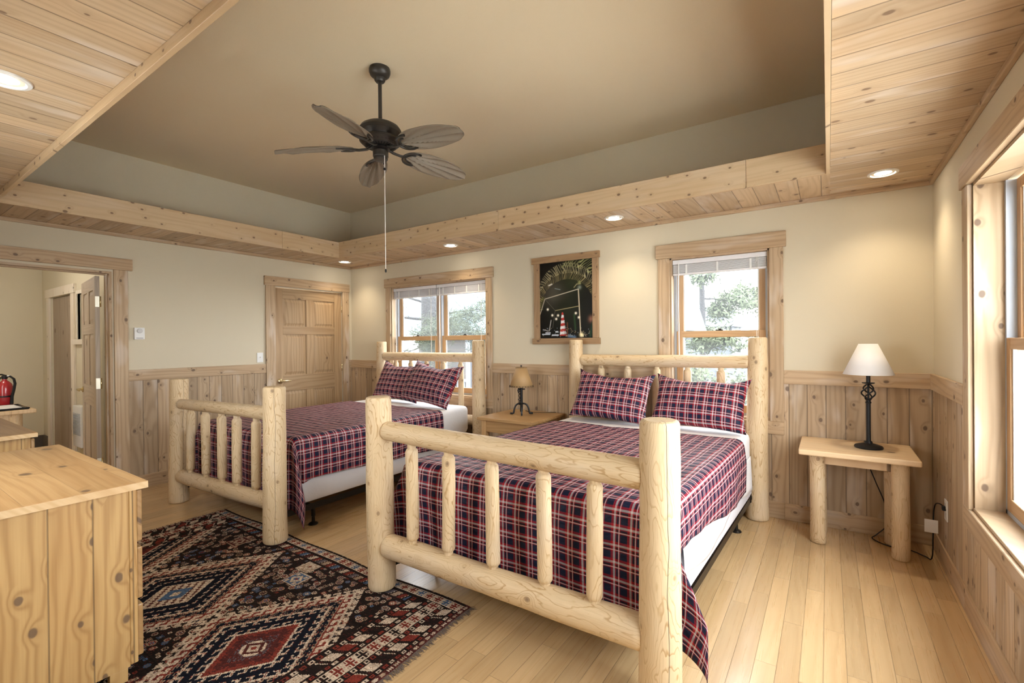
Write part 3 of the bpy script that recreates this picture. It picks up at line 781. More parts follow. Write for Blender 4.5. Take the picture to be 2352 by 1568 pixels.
MT = .690                                       # mattress top
def coverlet(name, label, cxf, hw, yf, yh, dside, dfoot, seed, pull=0.0, ztop=MT+.006, fold=.30):
    """cloth over the mattress: flat top, rounded edges, hanging sides and foot, draped corner folds with a tail."""
    rng = random.Random(seed); q = .021
    L = yh-yf; nu = int(2*(hw+dside)/q); nv = int((L+dfoot)/q); er = .05
    vs = []; uv = []
    so = seed*3.7
    def edge(d):                                # distance past the flat part -> (out, down)
        if d <= 0: return 0.0, 0.0
        if d < er*PI/2: a = d/er; return er*sin(a), er*(1-cos(a))
        return er, er+d-er*PI/2
    for j in range(nv+1):
        v = (L+dfoot)*j/nv
        for i in range(nu+1):
            u = -(hw+dside)+2*(hw+dside)*i/nu
            if u > hw:                          # the near hem rides up toward the foot, then drops into the corner tail
                a_ = min(1, max(0, (v/L-.10)/.78)); b_ = min(1, max(0, (v/L-.90)/.12))
                u = hw+(u-hw)*(1-pull*a_*a_*(3-2*a_)*(1-b_*b_*(3-2*b_)))
            su = abs(u)-(hw-er); sv = v-(L-er); sg = 1 if u > 0 else -1
            if su > 0 and sv > 0:
                rho = math.hypot(su, sv); th = math.atan2(sv, su)
                out, dn = edge(rho); hang = max(0, dn-er); A_ = sin(2*th)*min(1, hang/.38)
                # angle squeezed toward a projecting fold on the diagonal
                ph = th; amp = max(0, dn-er)*fold*sin(2*th)**1.5
                rr = out+amp
                x = (hw-er)+out*cos(ph)**.5+fold*.55*A_; y = -(L-er)-out*sin(ph)**.5-.018*A_
                z = -dn*(1-.04*sin(2*th))
                hang = max(0, dn-er)
                wv = .016*sin(th*9+so)*min(1, hang/.25)
                x += wv; y -= wv*.5
                px, py = sg*x, y
            else:
                out, dn = edge(max(su, sv, 0)); hang = max(0, dn-er)
                z = -dn
                if su > 0: px, py = sg*((hw-er)+out), -v; al = v
                elif sv > 0: px, py = u, -(L-er)-out; al = u
                else: px, py, al = u, -v, 0
                if hang > 0:
                    w_ = (mnoise.noise((al*3.4+so, seed, hang*1.1))*.024+mnoise.noise((al*9+so, seed+3, hang*2))*.009)*min(1, hang/.22)+.012*min(1, hang/.1)
                    if su > 0: px += sg*w_
                    else: py -= w_
                    z += mnoise.noise((al*2.0+so, 9, seed))*.012*min(1, hang/.25)
            # ripple of the quilted cotton on top
            z += (mnoise.noise((u*9+so, v*26, 1.3))*.0042+mnoise.noise((u*3+so, v*4, 7))*.006)*(1 if max(su, sv) < 0 else .3)
            wy = yh+py
            vs.append((cxf(wy)+px, wy, ztop+z)); uv.append((u+.013, v))
    fs = [(j*(nu+1)+i, j*(nu+1)+i+1, (j+1)*(nu+1)+i+1, (j+1)*(nu+1)+i) for j in range(nv) for i in range(nu)]
    mb = MB().add(vs, fs, True); mb.uv = uv
    me, off = build(name, mb, m_plaid1, True)
    o = bpy.data.objects.new(name, me); COL.objects.link(o); o.location = off
    md = o.modifiers.new('thick', 'SOLIDIFY'); md.thickness = .004; md.offset = 1
    return tag(o, label, 'bedspread', 'plaid bedspreads')

def pillow(label, c, w, h, d, lean, rz, roll, seed, group='plaid pillows'):
    """upright pillow, local x = width, z = height, y = thickness; corners pinched out; c = bottom centre."""
    n, m = 36, 26; vs = []; uv = []; fs = []
    for side in (1, -1):
        for j in range(m+1):
            for i in range(n+1):
                a = -1+2*i/n; b = -1+2*j/m
                e = ((1-abs(a)**2.6)*(1-abs(b)**2.6))
                th = max(0, e)**.52
                pin = 1-.10*(1-abs(a)**2)*abs(b)**4; pin2 = 1-.10*(1-abs(b)**2)*abs(a)**4
                x = a*w/2*pin2; z = b*h/2*pin
                wr = mnoise.noise((a*2.2+seed, b*2.2, side*3.0))*.014+mnoise.noise((a*6+seed, b*5, side*2.0))*.005
                sag = .10*(1-b)*.5
                y = -side*(d/2*th*(1+sag)+wr*th*1.3)
                if b > .2: z -= .055*(1-a*a)*(b-.2)*(1.2+mnoise.noise((a*1.5+seed, 0, 2)))
                vs.append((x, y, z+h/2)); uv.append((x+.02*seed, z+.011*seed+side*.01))
    K = (n+1)*(m+1)
    for s_ in (0, 1):
        for j in range(m):
            for i in range(n):
                q = (s_*K+j*(n+1)+i, s_*K+j*(n+1)+i+1, s_*K+(j+1)*(n+1)+i+1, s_*K+(j+1)*(n+1)+i)
                fs.append(q)
    Mx = Matrix.Translation(c) @ Matrix.Rotation(rz, 4, 'Z') @ Matrix.Rotation(lean, 4, 'X') @ Matrix.Rotation(roll, 4, 'Y')
    mb = MB().add([tuple(Mx @ Vector(v)) for v in vs], fs, True); mb.uv = uv
    me, off = build('pillow', mb, m_plaid2, True)
    bm = bmesh.new(); bm.from_mesh(me); bmesh.ops.remove_doubles(bm, verts=bm.verts[:], dist=.0006)
    bmesh.ops.recalc_face_normals(bm, faces=bm.faces[:]); bm.to_mesh(me); bm.free()
    o = bpy.data.objects.new('pillow', me); COL.objects.link(o); o.location = off
    return tag(o, label, 'pillow', group)

FYB, HYB = -2.392, -.10
cx2 = lambda y: 4.294+(y-HYB)*.0367
cx1 = lambda y: 1.543
bed2 = log_bed('peeled-log bed nearest the camera, with a long check in its right foot post', 3.421, 5.0, 3.518, 5.070, FYB, HYB, (.895, .880), (.262, .264), 11, (-PI/2-.35, -.95, -PI/2+.25), .057, .064)
bed1 = log_bed('peeled-log bed at the back left, in front of the closed door', .757, 2.327, .750, 2.336, FYB, HYB, (.872, .895), (.238, .275), 57, (.1, -.55, -PI/2+.15), .047, .057)
for cxf, hwm, nm, wh in ((cx2, .755, 'near', 'near log bed by the white lamp'), (cx1, .755, 'far', 'far log bed by the closed door')):
    single('box_spring', pad(MB(), hwm, -2.235, -.185, .188, .402, .06, cxf), m_boxs, 'white box spring under the mattress of the '+wh, 'box spring', 'white box springs')
    single('mattress', pad(MB(), hwm-.005, -2.235, -.185, .404, MT, .10, cxf), m_sheet, 'mattress in a white sheet on the '+wh, 'mattress', 'white mattresses')
coverlet('plaid_bedspread', 'red, navy and white plaid bedspread on the near log bed', cx2, .768, -2.252, -.60, .335, .50, 3, .42)
coverlet('plaid_bedspread', 'red, navy and white plaid bedspread on the far log bed by the door', cx1, .768, -2.252, -.66, .335, .50, 8, .12)
# white sheet hanging out under the near bedspread
vs = []; fs = []; n, m = 90, 8
for i in range(n+1):
    y = -2.0+1.72*i/n; zb = .30+.035*sin(y*5.2)+.025*mnoise.noise((y*4, 2, 1))
    for j in range(m+1):
        z = .52+(zb-.52)*j/m; k = j/m
        vs.append((cx2(y)+.757+k*(.012+.010*mnoise.noise((y*6, z*3, 4))), y, z))
fs = [(i*(m+1)+j, (i+1)*(m+1)+j, (i+1)*(m+1)+j+1, i*(m+1)+j+1) for i in range(n) for j in range(m)]
sh = single('hanging_sheet', MB().add(vs, fs, True), m_sheet, 'white sheet edge hanging from under the near plaid bedspread', 'sheet')
md = sh.modifiers.new('thick', 'SOLIDIFY'); md.thickness = .002
single('care_tag', MB().box(5.032, 5.034, -.79, -.755, .37, .46), m_paper, 'small white care tag on the right side of the near bed', 'tag')
PW = dict(group='plaid pillows')
pillow('plaid pillow at the left on the near bed', (3.958, -.43, MT+.02), .70, .46, .19, math.radians(-27), .03, .055, 1.0)
pillow('plaid pillow at the right on the near bed', (4.678, -.42, MT+.02), .72, .44, .20, math.radians(-27), -.02, .03, 2.3)
pillow('plaid pillow at the left on the far bed, behind its neighbour', (1.31, -.42, MT+.02), .74, .50, .18, math.radians(-26), .05, .04, 4.1)
pillow('plaid pillow at the right on the far bed, leaning over its neighbour', (1.90, -.54, MT+.032), .74, .50, .19, math.radians(-28), .0, .10, 5.2)

# ================================================================== NIGHTSTAND AND SIDE TABLE
t = thing('nightstand', 'honey pine nightstand between the two log beds', 'nightstand', (3.08, -.36, 0))
zt_ = .672
obj('tabletop', MB().box(2.745, 3.365, -.66, -.035, zt_-.028, zt_, .004), m_night, t)
for x in (2.80, 3.31):
    for y in (-.60, -.10): obj('leg', MB().box(x-.026, x+.026, y-.026, y+.026, 0, zt_-.028, .003), m_nleg, t)
for a in ((2.826, 3.284, -.618, -.590), (2.826, 3.284, -.118, -.09)): obj('apron', MB().box(a[0], a[1], a[2], a[3], zt_-.14, zt_-.028, .002), m_night, t)
for x in (2.80, 3.31): obj('apron', MB().box(x-.012, x+.012, -.574, -.126, zt_-.14, zt_-.028, .002), m_night, t)
obj('shelf', MB().box(2.785, 3.325, -.615, -.085, .16, .18, .002), m_night, t)

t = thing('side_table', 'pale pine table on peeled-log legs in the right corner, under the white lamp', 'side table', (5.68, -.28, 0))
zs_ = .660
obj('tabletop', MB().box(5.36, 5.985, -.535, -.028, zs_-.036, zs_, .009, 3), m_table, t)
for i, (x, y) in enumerate(((5.462, -.345), (5.900, -.375), (5.470, -.125), (5.885, -.13))):
    post(t, 'leg', x, y, zs_-.036, .047, .046, 90+i, None, ends=(.010, .004), lump=.07, seg=24)
obj('apron', MB().box(5.50, 5.86, -.335, -.305, zs_-.125, zs_-.036, .003), m_table, t)
obj('apron', MB().box(5.50, 5.85, -.15, -.12, zs_-.125, zs_-.036, .003), m_table, t)

# ------------------------------------------------------------------ lamps
lx, ly, lz = 5.748, -.255, zs_
t = thing('table_lamp', 'black birdcage table lamp with a white cone shade on the side table', 'lamp', (lx, ly, lz), 0, 'table lamps')
obj('base', MB().lathe([(.078, 0), (.080, .008), (.074, .016), (.050, .024), (.024, .032), (.018, .046), (.0, .046)], 36, (lx, ly, lz+.001)), m_black, t)
obj('stem', MB().lathe([(.0135, .03), (.0125, .12), (.0125, .295), (.017, .30), (.017, .306), (.013, .31), (.013, .32)], 18, (lx, ly, lz)).lathe([(.006, .31), (.006, .445)], 10, (lx, ly, lz)), m_black, t)
cg = MB()
for k in range(4):
    pts = []
    for i in range(19):
        s_ = i/18; a = k*PI/2+s_*PI*1.15; r = .004+.034*sin(PI*s_)**.9
        pts.append((lx+r*cos(a), ly+r*sin(a), lz+.315+.112*s_))
    cg.tube(pts, .0048, 8)
obj('birdcage_twist', cg, m_black, t)
obj('drip_pan', MB().lathe([(.010, .425), (.034, .430), (.036, .436), (.012, .437), (.012, .48)], 24, (lx, ly, lz)), m_black, t)
S0, S1 = lz+.490, lz+.693
sh = MB().lathe([(.140, S0), (.052, S1)], 48, (lx, ly, 0), cap=False)
o = obj('lamp_shade', sh, m_shade_w, t, label='white linen cone shade'); md = o.modifiers.new('t', 'SOLIDIFY'); md.thickness = .002
obj('shade_fitter', MB().tube([(lx-.052, ly, S1-.004), (lx+.052, ly, S1-.004)], .0018, 6).tube([(lx, ly-.052, S1-.004), (lx, ly+.052, S1-.004)], .0018, 6).tube([(lx, ly, lz+.44), (lx, ly, S1-.004)], .004, 8), m_brass, t)
cordp = [(lx-.01, ly+.075, lz+.008), (lx-.01, -.020, lz+.004), (lx-.006, -.014, lz-.05), (5.76, -.03, .50), (5.80, -.045, .38), (5.845, -.065, .25), (5.86, -.075, .12), (5.80, -.07, .03), (5.775, -.10, .006), (5.86, -.19, .006), (5.96, -.19, .006), (6.03, -.25, .005), (6.055, -.30, .02), (6.06, -.31, .16), (6.062, -.31, .28), (6.066, -.34, .365), (6.078, -.40, .392), (6.098, -.455, .385)]
def smooth(pts, k=6):
    P = [Vector(p) for p in pts]; out = []
    for i in range(len(P)-1):
        a, b, c, d = P[max(i-1, 0)], P[i], P[i+1], P[min(i+2, len(P)-1)]
        for j in range(k):
            s_ = j/k; out.append(.5*((2*b)+(c-a)*s_+(2*a-5*b+4*c-d)*s_*s_+(3*b-a-3*c+d)*s_**3))
    return out+[P[-1]]
obj('cord', MB().tube(smooth(cordp), .0035, 8), m_black, t, label='black cord running down to the wall outlet')
obj('plug', MB().box(6.078, 6.107, -.475, -.445, .372, .398, .005), m_black, t)
obj('warning_tag', MB().box(6.018, 6.082, -.322, -.320, .185, .265).box(6.026, 6.074, -.3235, -.3215, .225, .252), m_paper, t, label='white paper tag on the cord')

lx, ly, lz = 3.022, -.30, zt_
t = thing('table_lamp', 'black wrought-iron lamp with a laced parchment shade on the nightstand', 'lamp', (lx, ly, lz), 0, 'table lamps')
ca, sa = RT.x, RT.y
ft = MB()
for k in range(3):
    a = math.atan2(sa, ca)+(0, PI, PI*1.5)[k]
    pts = [(lx+r*cos(a), ly+r*sin(a), lz+z) for r, z in ((.0, .105), (.03, .104), (.055, .088), (.070, .055), (.078, .018), (.085, .0095), (.112, .0095))]
    ft.tube(smooth(pts, 4), .0085, 8)
obj('tripod_foot', ft, m_black, t)
obj('stem', MB().box(lx-.011, lx+.011, ly-.011, ly+.011, lz+.025, lz+.30, .002, 1), m_black, t)
tw = [(lx+(-.014-.012*sin(i*.9)**2)*ca-.002, ly+(-.014-.012*sin(i*.9)**2)*sa+.010*cos(i*1.1), lz+.09+.165*i/26) for i in range(27)]
obj('twisted_vine', MB().tube(tw, .0045, 7).tube([(lx-.02*ca, ly-.02*sa, lz+.255), (lx-.035*ca, ly-.035*sa, lz+.235), (lx-.03*ca, ly-.03*sa, lz+.215), (lx-.015*ca, ly-.015*sa, lz+.225)], .006, 7), m_black, t)
obj('cross_bar', MB().box(lx-.04, lx+.04, ly-.006, ly+.006, lz+.243, lz+.254, .002, 1), m_black, t)
S0, S1 = lz+.272, lz+.462
o = obj('lamp_shade', MB().lathe([(.118, S0), (.052, S1)], 40, (lx, ly, 0), cap=False), m_shade_p, t, label='tan parchment cone shade'); md = o.modifiers.new('t', 'SOLIDIFY'); md.thickness = .002
for r, z, n in ((.118, S0, 26), (.053, S1-.004, 14)):
    lc = MB()
    for i in range(n):
        a = 2*PI*i/n; b = 2*PI*(i+.7)/n
        s_ = 1 if z < S0+.01 else -1
        for (p, q) in ((a, b), (b, a)):
            lc.tube([(lx+(r+.002)*cos(p), ly+(r+.002)*sin(p), z-.002*s_), (lx+(r-.003)*cos(q), ly+(r-.003)*sin(q), z+.014*s_)], .0016, 5)
    obj('lacing', lc, m_lace, t)
obj('finial', MB().lathe([(.0, 0), (.009, .005), (.009, .012), (.0, .018)], 12, (lx, ly, S1+.004)).tube([(lx-.05, ly, S1-.002), (lx+.05, ly, S1-.002)], .002, 6).tube([(lx, ly, lz+.30), (lx, ly, S1+.004)], .004, 6), m_black, t)
obj('cord', MB().tube(smooth([(lx+.02, ly+.04, lz+.03), (lx+.06, ly+.1, lz+.012), (lx+.14, ly+.16, lz+.006), (lx+.22, ly+.225, lz+.004), (lx+.245, ly+.256, lz+.004)]), .003, 6), m_black, t)

# ================================================================== DRESSERS
def dresser(label, x0, x1, yf, zt, dep, seed):
    """chest facing the beds (+y); its end panel (three boards) faces +x."""
    t = thing('dresser', label, 'dresser', ((x0+x1)/2, yf-dep/2, .012), 0, 'pine dressers')
    yb = yf-dep; b0 = .012
    obj('dresser_top', MB().box(x0, x1, yb, yf, zt-.030, zt, .004), m_pine_x, t)
    obj('top_edging', MB().box(x1-.0005, x1+.0022, yb, yf, zt-.029, zt-.003).box(x0, x1, yf-.0005, yf+.0022, zt-.029, zt-.003), m_pine_e, t)
    for x in (x0+.04, x1-.062):
        obj('end_panel', MB().box(x, x+.022, yb+.03, yf-.052, .068, zt-.030, .0015, 1), m_pine, t)
    for (x) in (x0+.036, x1-.071):
        obj('corner_stile', MB().box(x, x+.033, yf-.052, yf-.026, .075, zt-.030, .002, 1), m_pine, t)
        obj('foot', MB().box(x+.002, x+.030, yf-.12, yf-.06, b0, .07, .003), m_pine, t)
        obj('foot', MB().box(x+.002, x+.030, yb+.05, yb+.11, b0, .07, .003), m_pine, t)
    obj('back_panel', MB().box(x0+.062, x1-.062, yb+.03, yb+.042, .075, zt-.030), m_pine, t)
    obj('carcass', MB().box(x0+.062, x1-.071, yb+.06, yf-.055, .08, zt-.031), m_pine, t)
    hgt = (zt-.030-.095)/3
    xm = (x0+x1)/2
    for i in range(3):
        z0 = .085+i*(hgt+.004)
        for a, b in ((x0+.048, xm-.008), (xm+.008, x1-.048)):
            d = obj('drawer', MB().box(a, b, yf-.026, yf-.004, z0+.008, z0+hgt-.012, .006, 2), m_pine_x, t)
            kx = (a+b)/2
            kb = MB().lathe([(.0, 0), (.010, .0), (.008, .010), (.017, .020), (.014, .030), (.0, .033)], 16)
            R = Matrix.Translation((kx, yf-.004, z0+hgt/2)) @ Matrix.Rotation(-PI/2, 4, 'X')
            kb.v = [tuple(R @ Vector(v)) for v in kb.v]
            obj('knob', kb, m_pine_e, d)
    return t
dresser('pine dresser nearest the camera at the left edge, on the rug', 1.89, 3.180, -3.405, .83, .50, 1)
dresser('pine dresser farther left, behind the near dresser', .16, 1.262, -3.378, .83, .49, 2)

# ================================================================== CEILING FAN
fx, fy_, fz = 3.085, -2.078, HC
t = thing('ceiling_fan', 'dark bronze ceiling fan with five palm-leaf blades', 'ceiling fan', (fx, fy_, fz))
c = (fx, fy_, fz)
obj('canopy', MB().lathe([(.066, 0), (.069, -.010), (.069, -.026), (.062, -.044), (.046, -.058), (.036, -.062), (.035, -.078), (.028, -.088), (.013, -.090)], 32, c), m_bronze, t)
obj('downrod', MB().tube([(fx, fy_, fz-.09), (fx, fy_, fz-.37)], .0125, 14), m_bronze, t)
mh = obj('motor_housing', MB().lathe([(.013, -.362), (.060, -.365), (.100, -.373), (.124, -.388), (.136, -.408), (.134, -.430), (.112, -.452), (.110, -.456), (.134, -.470), (.134, -.484), (.104, -.512), (.055, -.518)], 40, c), m_bronze, t)
vt = MB()
for k in range(30):
    a = 2*PI*k/30; ca, sa = cos(a), sin(a); px, py = -sa, ca
    for (r0, r1, w, z0, z1) in ((.104, .119, .006, -.5085, -.4965), (.068, .096, .0045, -.5168, -.5135)):
        q = []
        for (r, s_) in ((r0, -1), (r0, 1), (r1, 1), (r1, -1)):
            z = z0 if r == r0 else z1
            q.append((fx+ca*r+px*w*s_, fy_+sa*r+py*w*s_, fz+z-.0016))
        vt.add(q, [(0, 1, 2, 3)])
obj('vent_slots', vt, plain('vent_black', (.004, .004, .004), .8), mh, label='dark slots of the motor vent')
obj('hub', MB().lathe([(.060, -.515), (.062, -.530), (.048, -.540), (.030, -.545)], 28, c), m_black, t)
obj('switch_housing', MB().lathe([(.044, -.540), (.050, -.545), (.050, -.580), (.046, -.585), (.046, -.598), (.040, -.604), (.0, -.606)], 30, c), m_bronze, t)
def blade_mesh():
    nx_, ny_ = 90, 44; vs = []; fs = []
    r0, r1 = .175, .672
    for i in range(nx_+1):
        s_ = i/nx_; x = r0+(r1-r0)*s_
        w = .1*math.sqrt(max(0, 1-(2*s_-1)**2))**.85*(1.06-.16*s_)+.002
        for j in range(ny_+1):
            q = -1+2*j/ny_; y = q*w
            ph = 7.5*math.asinh(6.5*y/(x-r0+.03)); ribs = abs(sin(ph*.5))
            z = -.030*s_*s_-.012*s_+.017*(ribs-.6)*min(1, s_*5)*min(1, (1-abs(q))*6)-.06*(y/.1)**2*.12
            vs.append((x, y, z))
    for i in range(nx_):
        for j in range(ny_): fs.append((i*(ny_+1)+j, (i+1)*(ny_+1)+j, (i+1)*(ny_+1)+j+1, i*(ny_+1)+j+1))
    return MB().add(vs, fs, True)
bl = None
for k in range(5):
    a = math.radians(4.0+72*k)
    rot = Matrix.Rotation(a, 4, 'Z') @ Matrix.Rotation(math.radians(-15), 4, 'X')
    if bl is None:
        bl = obj('fan_blade', blade_mesh(), m_blade, t, local=True); md = bl.modifiers.new('t', 'SOLIDIFY'); md.thickness = .005; md.offset = 0
        ir = MB().tube([(.05, 0, .012), (.09, 0, -.006), (.14, 0, -.012), (.185, 0, -.010)], [.010, .009, .009, .010], 8)
        for s_ in (1, -1):
            ir.tube(smooth([(.165, 0, -.012), (.172, .025*s_, -.012), (.195, .052*s_, -.012), (.235, .066*s_, -.012), (.27, .062*s_, -.012)], 4), .0075, 8)
            ir.tube(smooth([(.185, 0, -.010), (.195, .02*s_, -.011), (.215, .036*s_, -.011), (.24, .042*s_, -.012)], 4), .006, 8)
        iron = obj('blade_iron', ir, m_bronze, bl, local=True)
        b = bl
    else:
        b = bl.copy(); COL.objects.link(b); b.parent = t
        i2 = iron.copy(); COL.objects.link(i2); i2.parent = b
    b.location = (0, 0, -.528); b.rotation_euler = rot.to_euler()
cxp, cyp = fx+.034*RT.x-.03*FW.x, fy_+.034*RT.y-.03*FW.y
obj('pull_chain', MB().tube([(cxp, cyp, fz-.58), (cxp, cyp, fz-1.325)], .0022, 6), m_chain, t, label='pale pull cord')
obj('chain_ball', MB().lathe([(.0, -.010), (.008, -.006), (.010, 0), (.008, .006), (.0, .010)], 14, (cxp, cyp, fz-.672)).lathe([(.0, -.02), (.006, -.016), (.006, .0), (.0, .006)], 12, (cxp, cyp, fz-1.33)), m_black, t)
# ================================================================== RUG
def rug():
    x0, x1, y0, y1 = 1.335, 3.985, -3.88, -2.262; q = .0056
    nx_, ny_ = int((x1-x0)/q), int((y1-y0)/q)
    rng = np.random.default_rng(5)
    jx, iy = np.meshgrid(np.arange(nx_), np.arange(ny_))
    Xc = x0+(jx+.5)*q; Yc = y0+(iy+.5)*q
    BR = np.array((.016, .010, .008)); NV = np.array((.006, .007, .012)); RD = np.array((.17, .030, .020)); DR = np.array((.070, .018, .015))
    IV = np.array((.50, .40, .305)); TN = np.array((.32, .225, .155)); BL = np.array((.060, .105, .18)); SL = np.array((.10, .085, .095))
    PAL = np.array([BR, NV, RD, DR, IV, TN, BL, SL])
    A = np.zeros((ny_, nx_), int)
    # ---- field of small scattered motifs
    def stamp(cx, cy, m, cols):
        h, w = m.shape
        for a in range(h):
            for b in range(w):
                if m[a, b] and 0 <= cy+a < ny_ and 0 <= cx+b < nx_: A[cy+a, cx+b] = cols[m[a, b]-1]
    M1 = np.array([[0, 0, 1, 1, 1, 1, 0, 0], [0, 1, 2, 2, 2, 2, 1, 0], [1, 2, 1, 3, 3, 1, 2, 1], [1, 2, 3, 2, 2, 3, 2, 1], [1, 2, 1, 3, 3, 1, 2, 1], [0, 1, 2, 2, 2, 2, 1, 0], [0, 0, 1, 1, 1, 1, 0, 0]])
    M2 = np.array([[0, 1, 1, 1, 0], [1, 2, 2, 2, 1], [1, 2, 1, 2, 1], [1, 2, 2, 2, 1], [0, 1, 1, 1, 0]])
    M3 = np.array([[1, 0, 1, 0, 1], [0, 1, 2, 1, 0], [1, 2, 3, 2, 1], [0, 1, 2, 1, 0], [1, 0, 1, 0, 1]])
    M4 = np.array([[1, 1, 1], [1, 0, 1], [1, 1, 1]])
    occ = set()
    for k in range(6500):
        cx, cy = int(rng.integers(10, nx_-14)), int(rng.integers(14, ny_-14)); key = (cx//9, cy//7)
        if key in occ: continue
        occ.add(key)
        m = (M1, M2, M3, M4, M1, M2)[int(rng.integers(6))]
        pc = [(4, 3, 2), (5, 2, 4), (2, 5, 4), (5, 3, 7), (6, 7, 4), (4, 0, 2), (7, 5, 3), (5, 0, 3)][int(rng.integers(8))]
        stamp(cx, cy, m, pc)
    # ---- three hooked diamonds
    cxs = (1.68, 2.52, 3.355); cyc = -3.07; st = 3*q
    def stepq(v): return np.floor(np.abs(v)/st+.5)*st
    dbest = np.full(A.shape, 9.0); along = np.zeros(A.shape); DX = np.zeros(A.shape); DY = np.zeros(A.shape); SG = np.ones(A.shape)
    for cx in cxs:
        dx, dy = Xc-cx, Yc-cyc; d = stepq(dx)/.40+stepq(dy)/.555
        k = d < dbest; dbest[k] = d[k]; along[k] = (np.abs(dx)/.40-np.abs(dy)/.555)[k]; DX[k] = dx[k]; DY[k] = dy[k]
    dr = np.abs(DX)/.40+np.abs(DY)/.555
    ins = dbest < 1.0; A[ins] = 2
    noisef = rng.random(A.shape)
    A[ins & (noisef < .10)] = 3
    def hooks(c, w, col, period, size, sides=(1, -1), outline=None):
        """stepped band at diamond distance c with small hooked teeth on its sides."""
        fr = (along/period) % 1.0
        for s_ in sides:
            o = (dr-c)*s_
            body = (o > 0) & (o < size) & (fr < .36); tip = (o > size*.55) & (o < size) & (fr < .74)
            m = body | tip
            if outline is not None:
                fo = ((along/period)+.10) % 1.0
                mo = ((o > -.01) & (o < size*1.25) & (fo < .56)) | ((o > size*.42) & (o < size*1.25) & (fo < .94)); A[mo & ~m] = outline
            A[m] = col
        A[np.abs(dr-c) < w] = col
    hooks(1.0, .022, 4, .15, .12)
    hooks(.79, .016, 1, .15, .05, (1, -1), 5)
    hooks(.56, .045, 1, .15, .13, (1, -1), 4)
    A[np.abs(dr-.56) < .04] = 1
    hooks(.26, .03, 3, .14, .07, (1,))
    core = dr < .22; A[core] = 3; A[core & (rng.random(A.shape) < .35)] = 7
    # middle medallion: pale stepped centre with blue
    mid = np.abs(Xc-2.52) < .42
    A[mid & (dr < .46)] = 1; A[mid & (dr < .36)] = 4; A[mid & (dr < .33) & (((jx//3+iy//3) % 3) == 0)] = 3; A[mid & (dr < .16)] = 6; A[mid & (dr < .06)] = 4
    for cx in cxs:
        pass
    for cx in (cxs[0], cxs[2]):
        r = np.maximum(np.abs(Xc-cx)/.052, np.abs(Yc-cyc)/.052); dd = (np.abs(Xc-cx)+np.abs(Yc-cyc))/.075
        A[(r < 1) & (dd < 1)] = 4; A[(dd < .72) & (dd > .45)] = 3; A[dd < .2] = 2
    # blue patches at the crossings
    for bx_, by_, w_, h_ in ((2.94, -2.80, .10, .10), (2.10, -2.80, .07, .06), (2.95, -3.36, .08, .06)):
        m = (np.abs(Xc-bx_) < w_) & (np.abs(Yc-by_) < h_) & (A == 4); A[m] = 6
    # two framed squares in the field
    for bx_, by_, c1_, c2_ in ((2.93, -2.605, 6, 4), (2.86, -2.475, 5, 4), (2.03, -3.5, 5, 4), (2.10, -2.53, 3, 5)):
        r = np.maximum(np.abs(Xc-bx_), np.abs(Yc-by_)); dd = np.abs(Xc-bx_)+np.abs(Yc-by_)
        A[r < .062] = c1_; A[(r < .062) & (r > .054)] = c2_; A[(dd < .045) & (dd > .02)] = c2_; A[dd < .012] = 2
        for sx in (-1, 1):
            for sy in (-1, 1): A[(np.abs(Xc-bx_-sx*.036) < .011) & (np.abs(Yc-by_-sy*.036) < .011)] = c2_
    # ---- borders along the long sides (y) and the ends (x)
    def border(dist, run, wide):
        """dist from the edge (m), run along the edge (m)"""
        b = 0.0
        def band(w, fn):
            nonlocal b
            m = (dist >= b) & (dist < b+w); fn(m, (dist-b)/w); b += w
        def solid(c):
            return lambda m, k: A.__setitem__(m, c)
        def motif(bg, cols, per):
            def fn(m, k):
                A[m] = bg; i = np.floor(run/per).astype(int); fr_ = (run/per) % 1
                c = np.where(i % 3 == 0, cols[0], np.where(i % 3 == 1, cols[1], cols[2]))
                u = np.abs(fr_-.5); v = np.abs(k-.5)
                mm = m & (((u < .36) & (v < .09)) | ((u < .09) & (v < .36)) | ((np.abs(u-.24) < .07) & (v < .33) & (v > .14)))
                A[mm] = c[mm]; A[m & ((k < .07) | (k > .93))] = 0
            return fn
        def slants(per, cols):
            def fn(m, k):
                s_ = (run/per+k*.45); i = np.floor(s_).astype(int) % len(cols); fr_ = s_ % 1
                c = np.array(cols)[i]; A[m] = 0; mm = m & (fr_ < .74); A[mm] = c[mm]
                A[m & (fr_ > .66) & (fr_ < .74)] = 4; A[m & ((k < .08) | (k > .92))] = 0
            return fn
        def dots(per):
            def fn(m, k):
                A[m] = 0; fr_ = (run/per) % 1; i = np.floor(run/per).astype(int) % 2
                u, v = np.abs(fr_-.5), np.abs(k-.5)
                mm = m & (u < .34) & (v < .36); A[mm] = np.where(i == 0, 4, 2)[mm]; A[m & (u < .13) & (v < .14)] = 0
            return fn
        if wide:
            band(.030, motif(3, (4, 5, 4), .04)); band(.026, dots(.036)); band(.062, slants(.078, (2, 4, 0, 4))); band(.024, dots(.034))
            band(.078, motif(4, (2, 0, 2), .064)); band(.026, dots(.036)); band(.062, slants(.08, (4, 2, 4, 0))); band(.026, dots(.04)); band(.014, solid(0))
        else:
            band(.022, motif(0, (3, 7, 5), .05)); band(.068, motif(4, (2, 6, 2), .062)); band(.010, solid(0)); band(.062, slants(.046, (2, 6, 3, 4, 2, 7, 5))); band(.010, solid(0))
        return b
    dy_ = np.minimum(Yc-y0, y1-Yc); dx_ = np.minimum(Xc-x0, x1-Xc)
    border(dy_, Xc-x0, False)
    Asave = A.copy()
    border(dx_, Yc-y0, True)
    A[(dy_ < .09) & (dx_ > .03)] = Asave[(dy_ < .09) & (dx_ > .03)]
    fl = rng.random(A.shape); A[(fl < .05) & (A == 0)] = 3; A[(fl > .86) & (A == 4)] = 5; A[(fl > .93) & (A == 2)] = 3
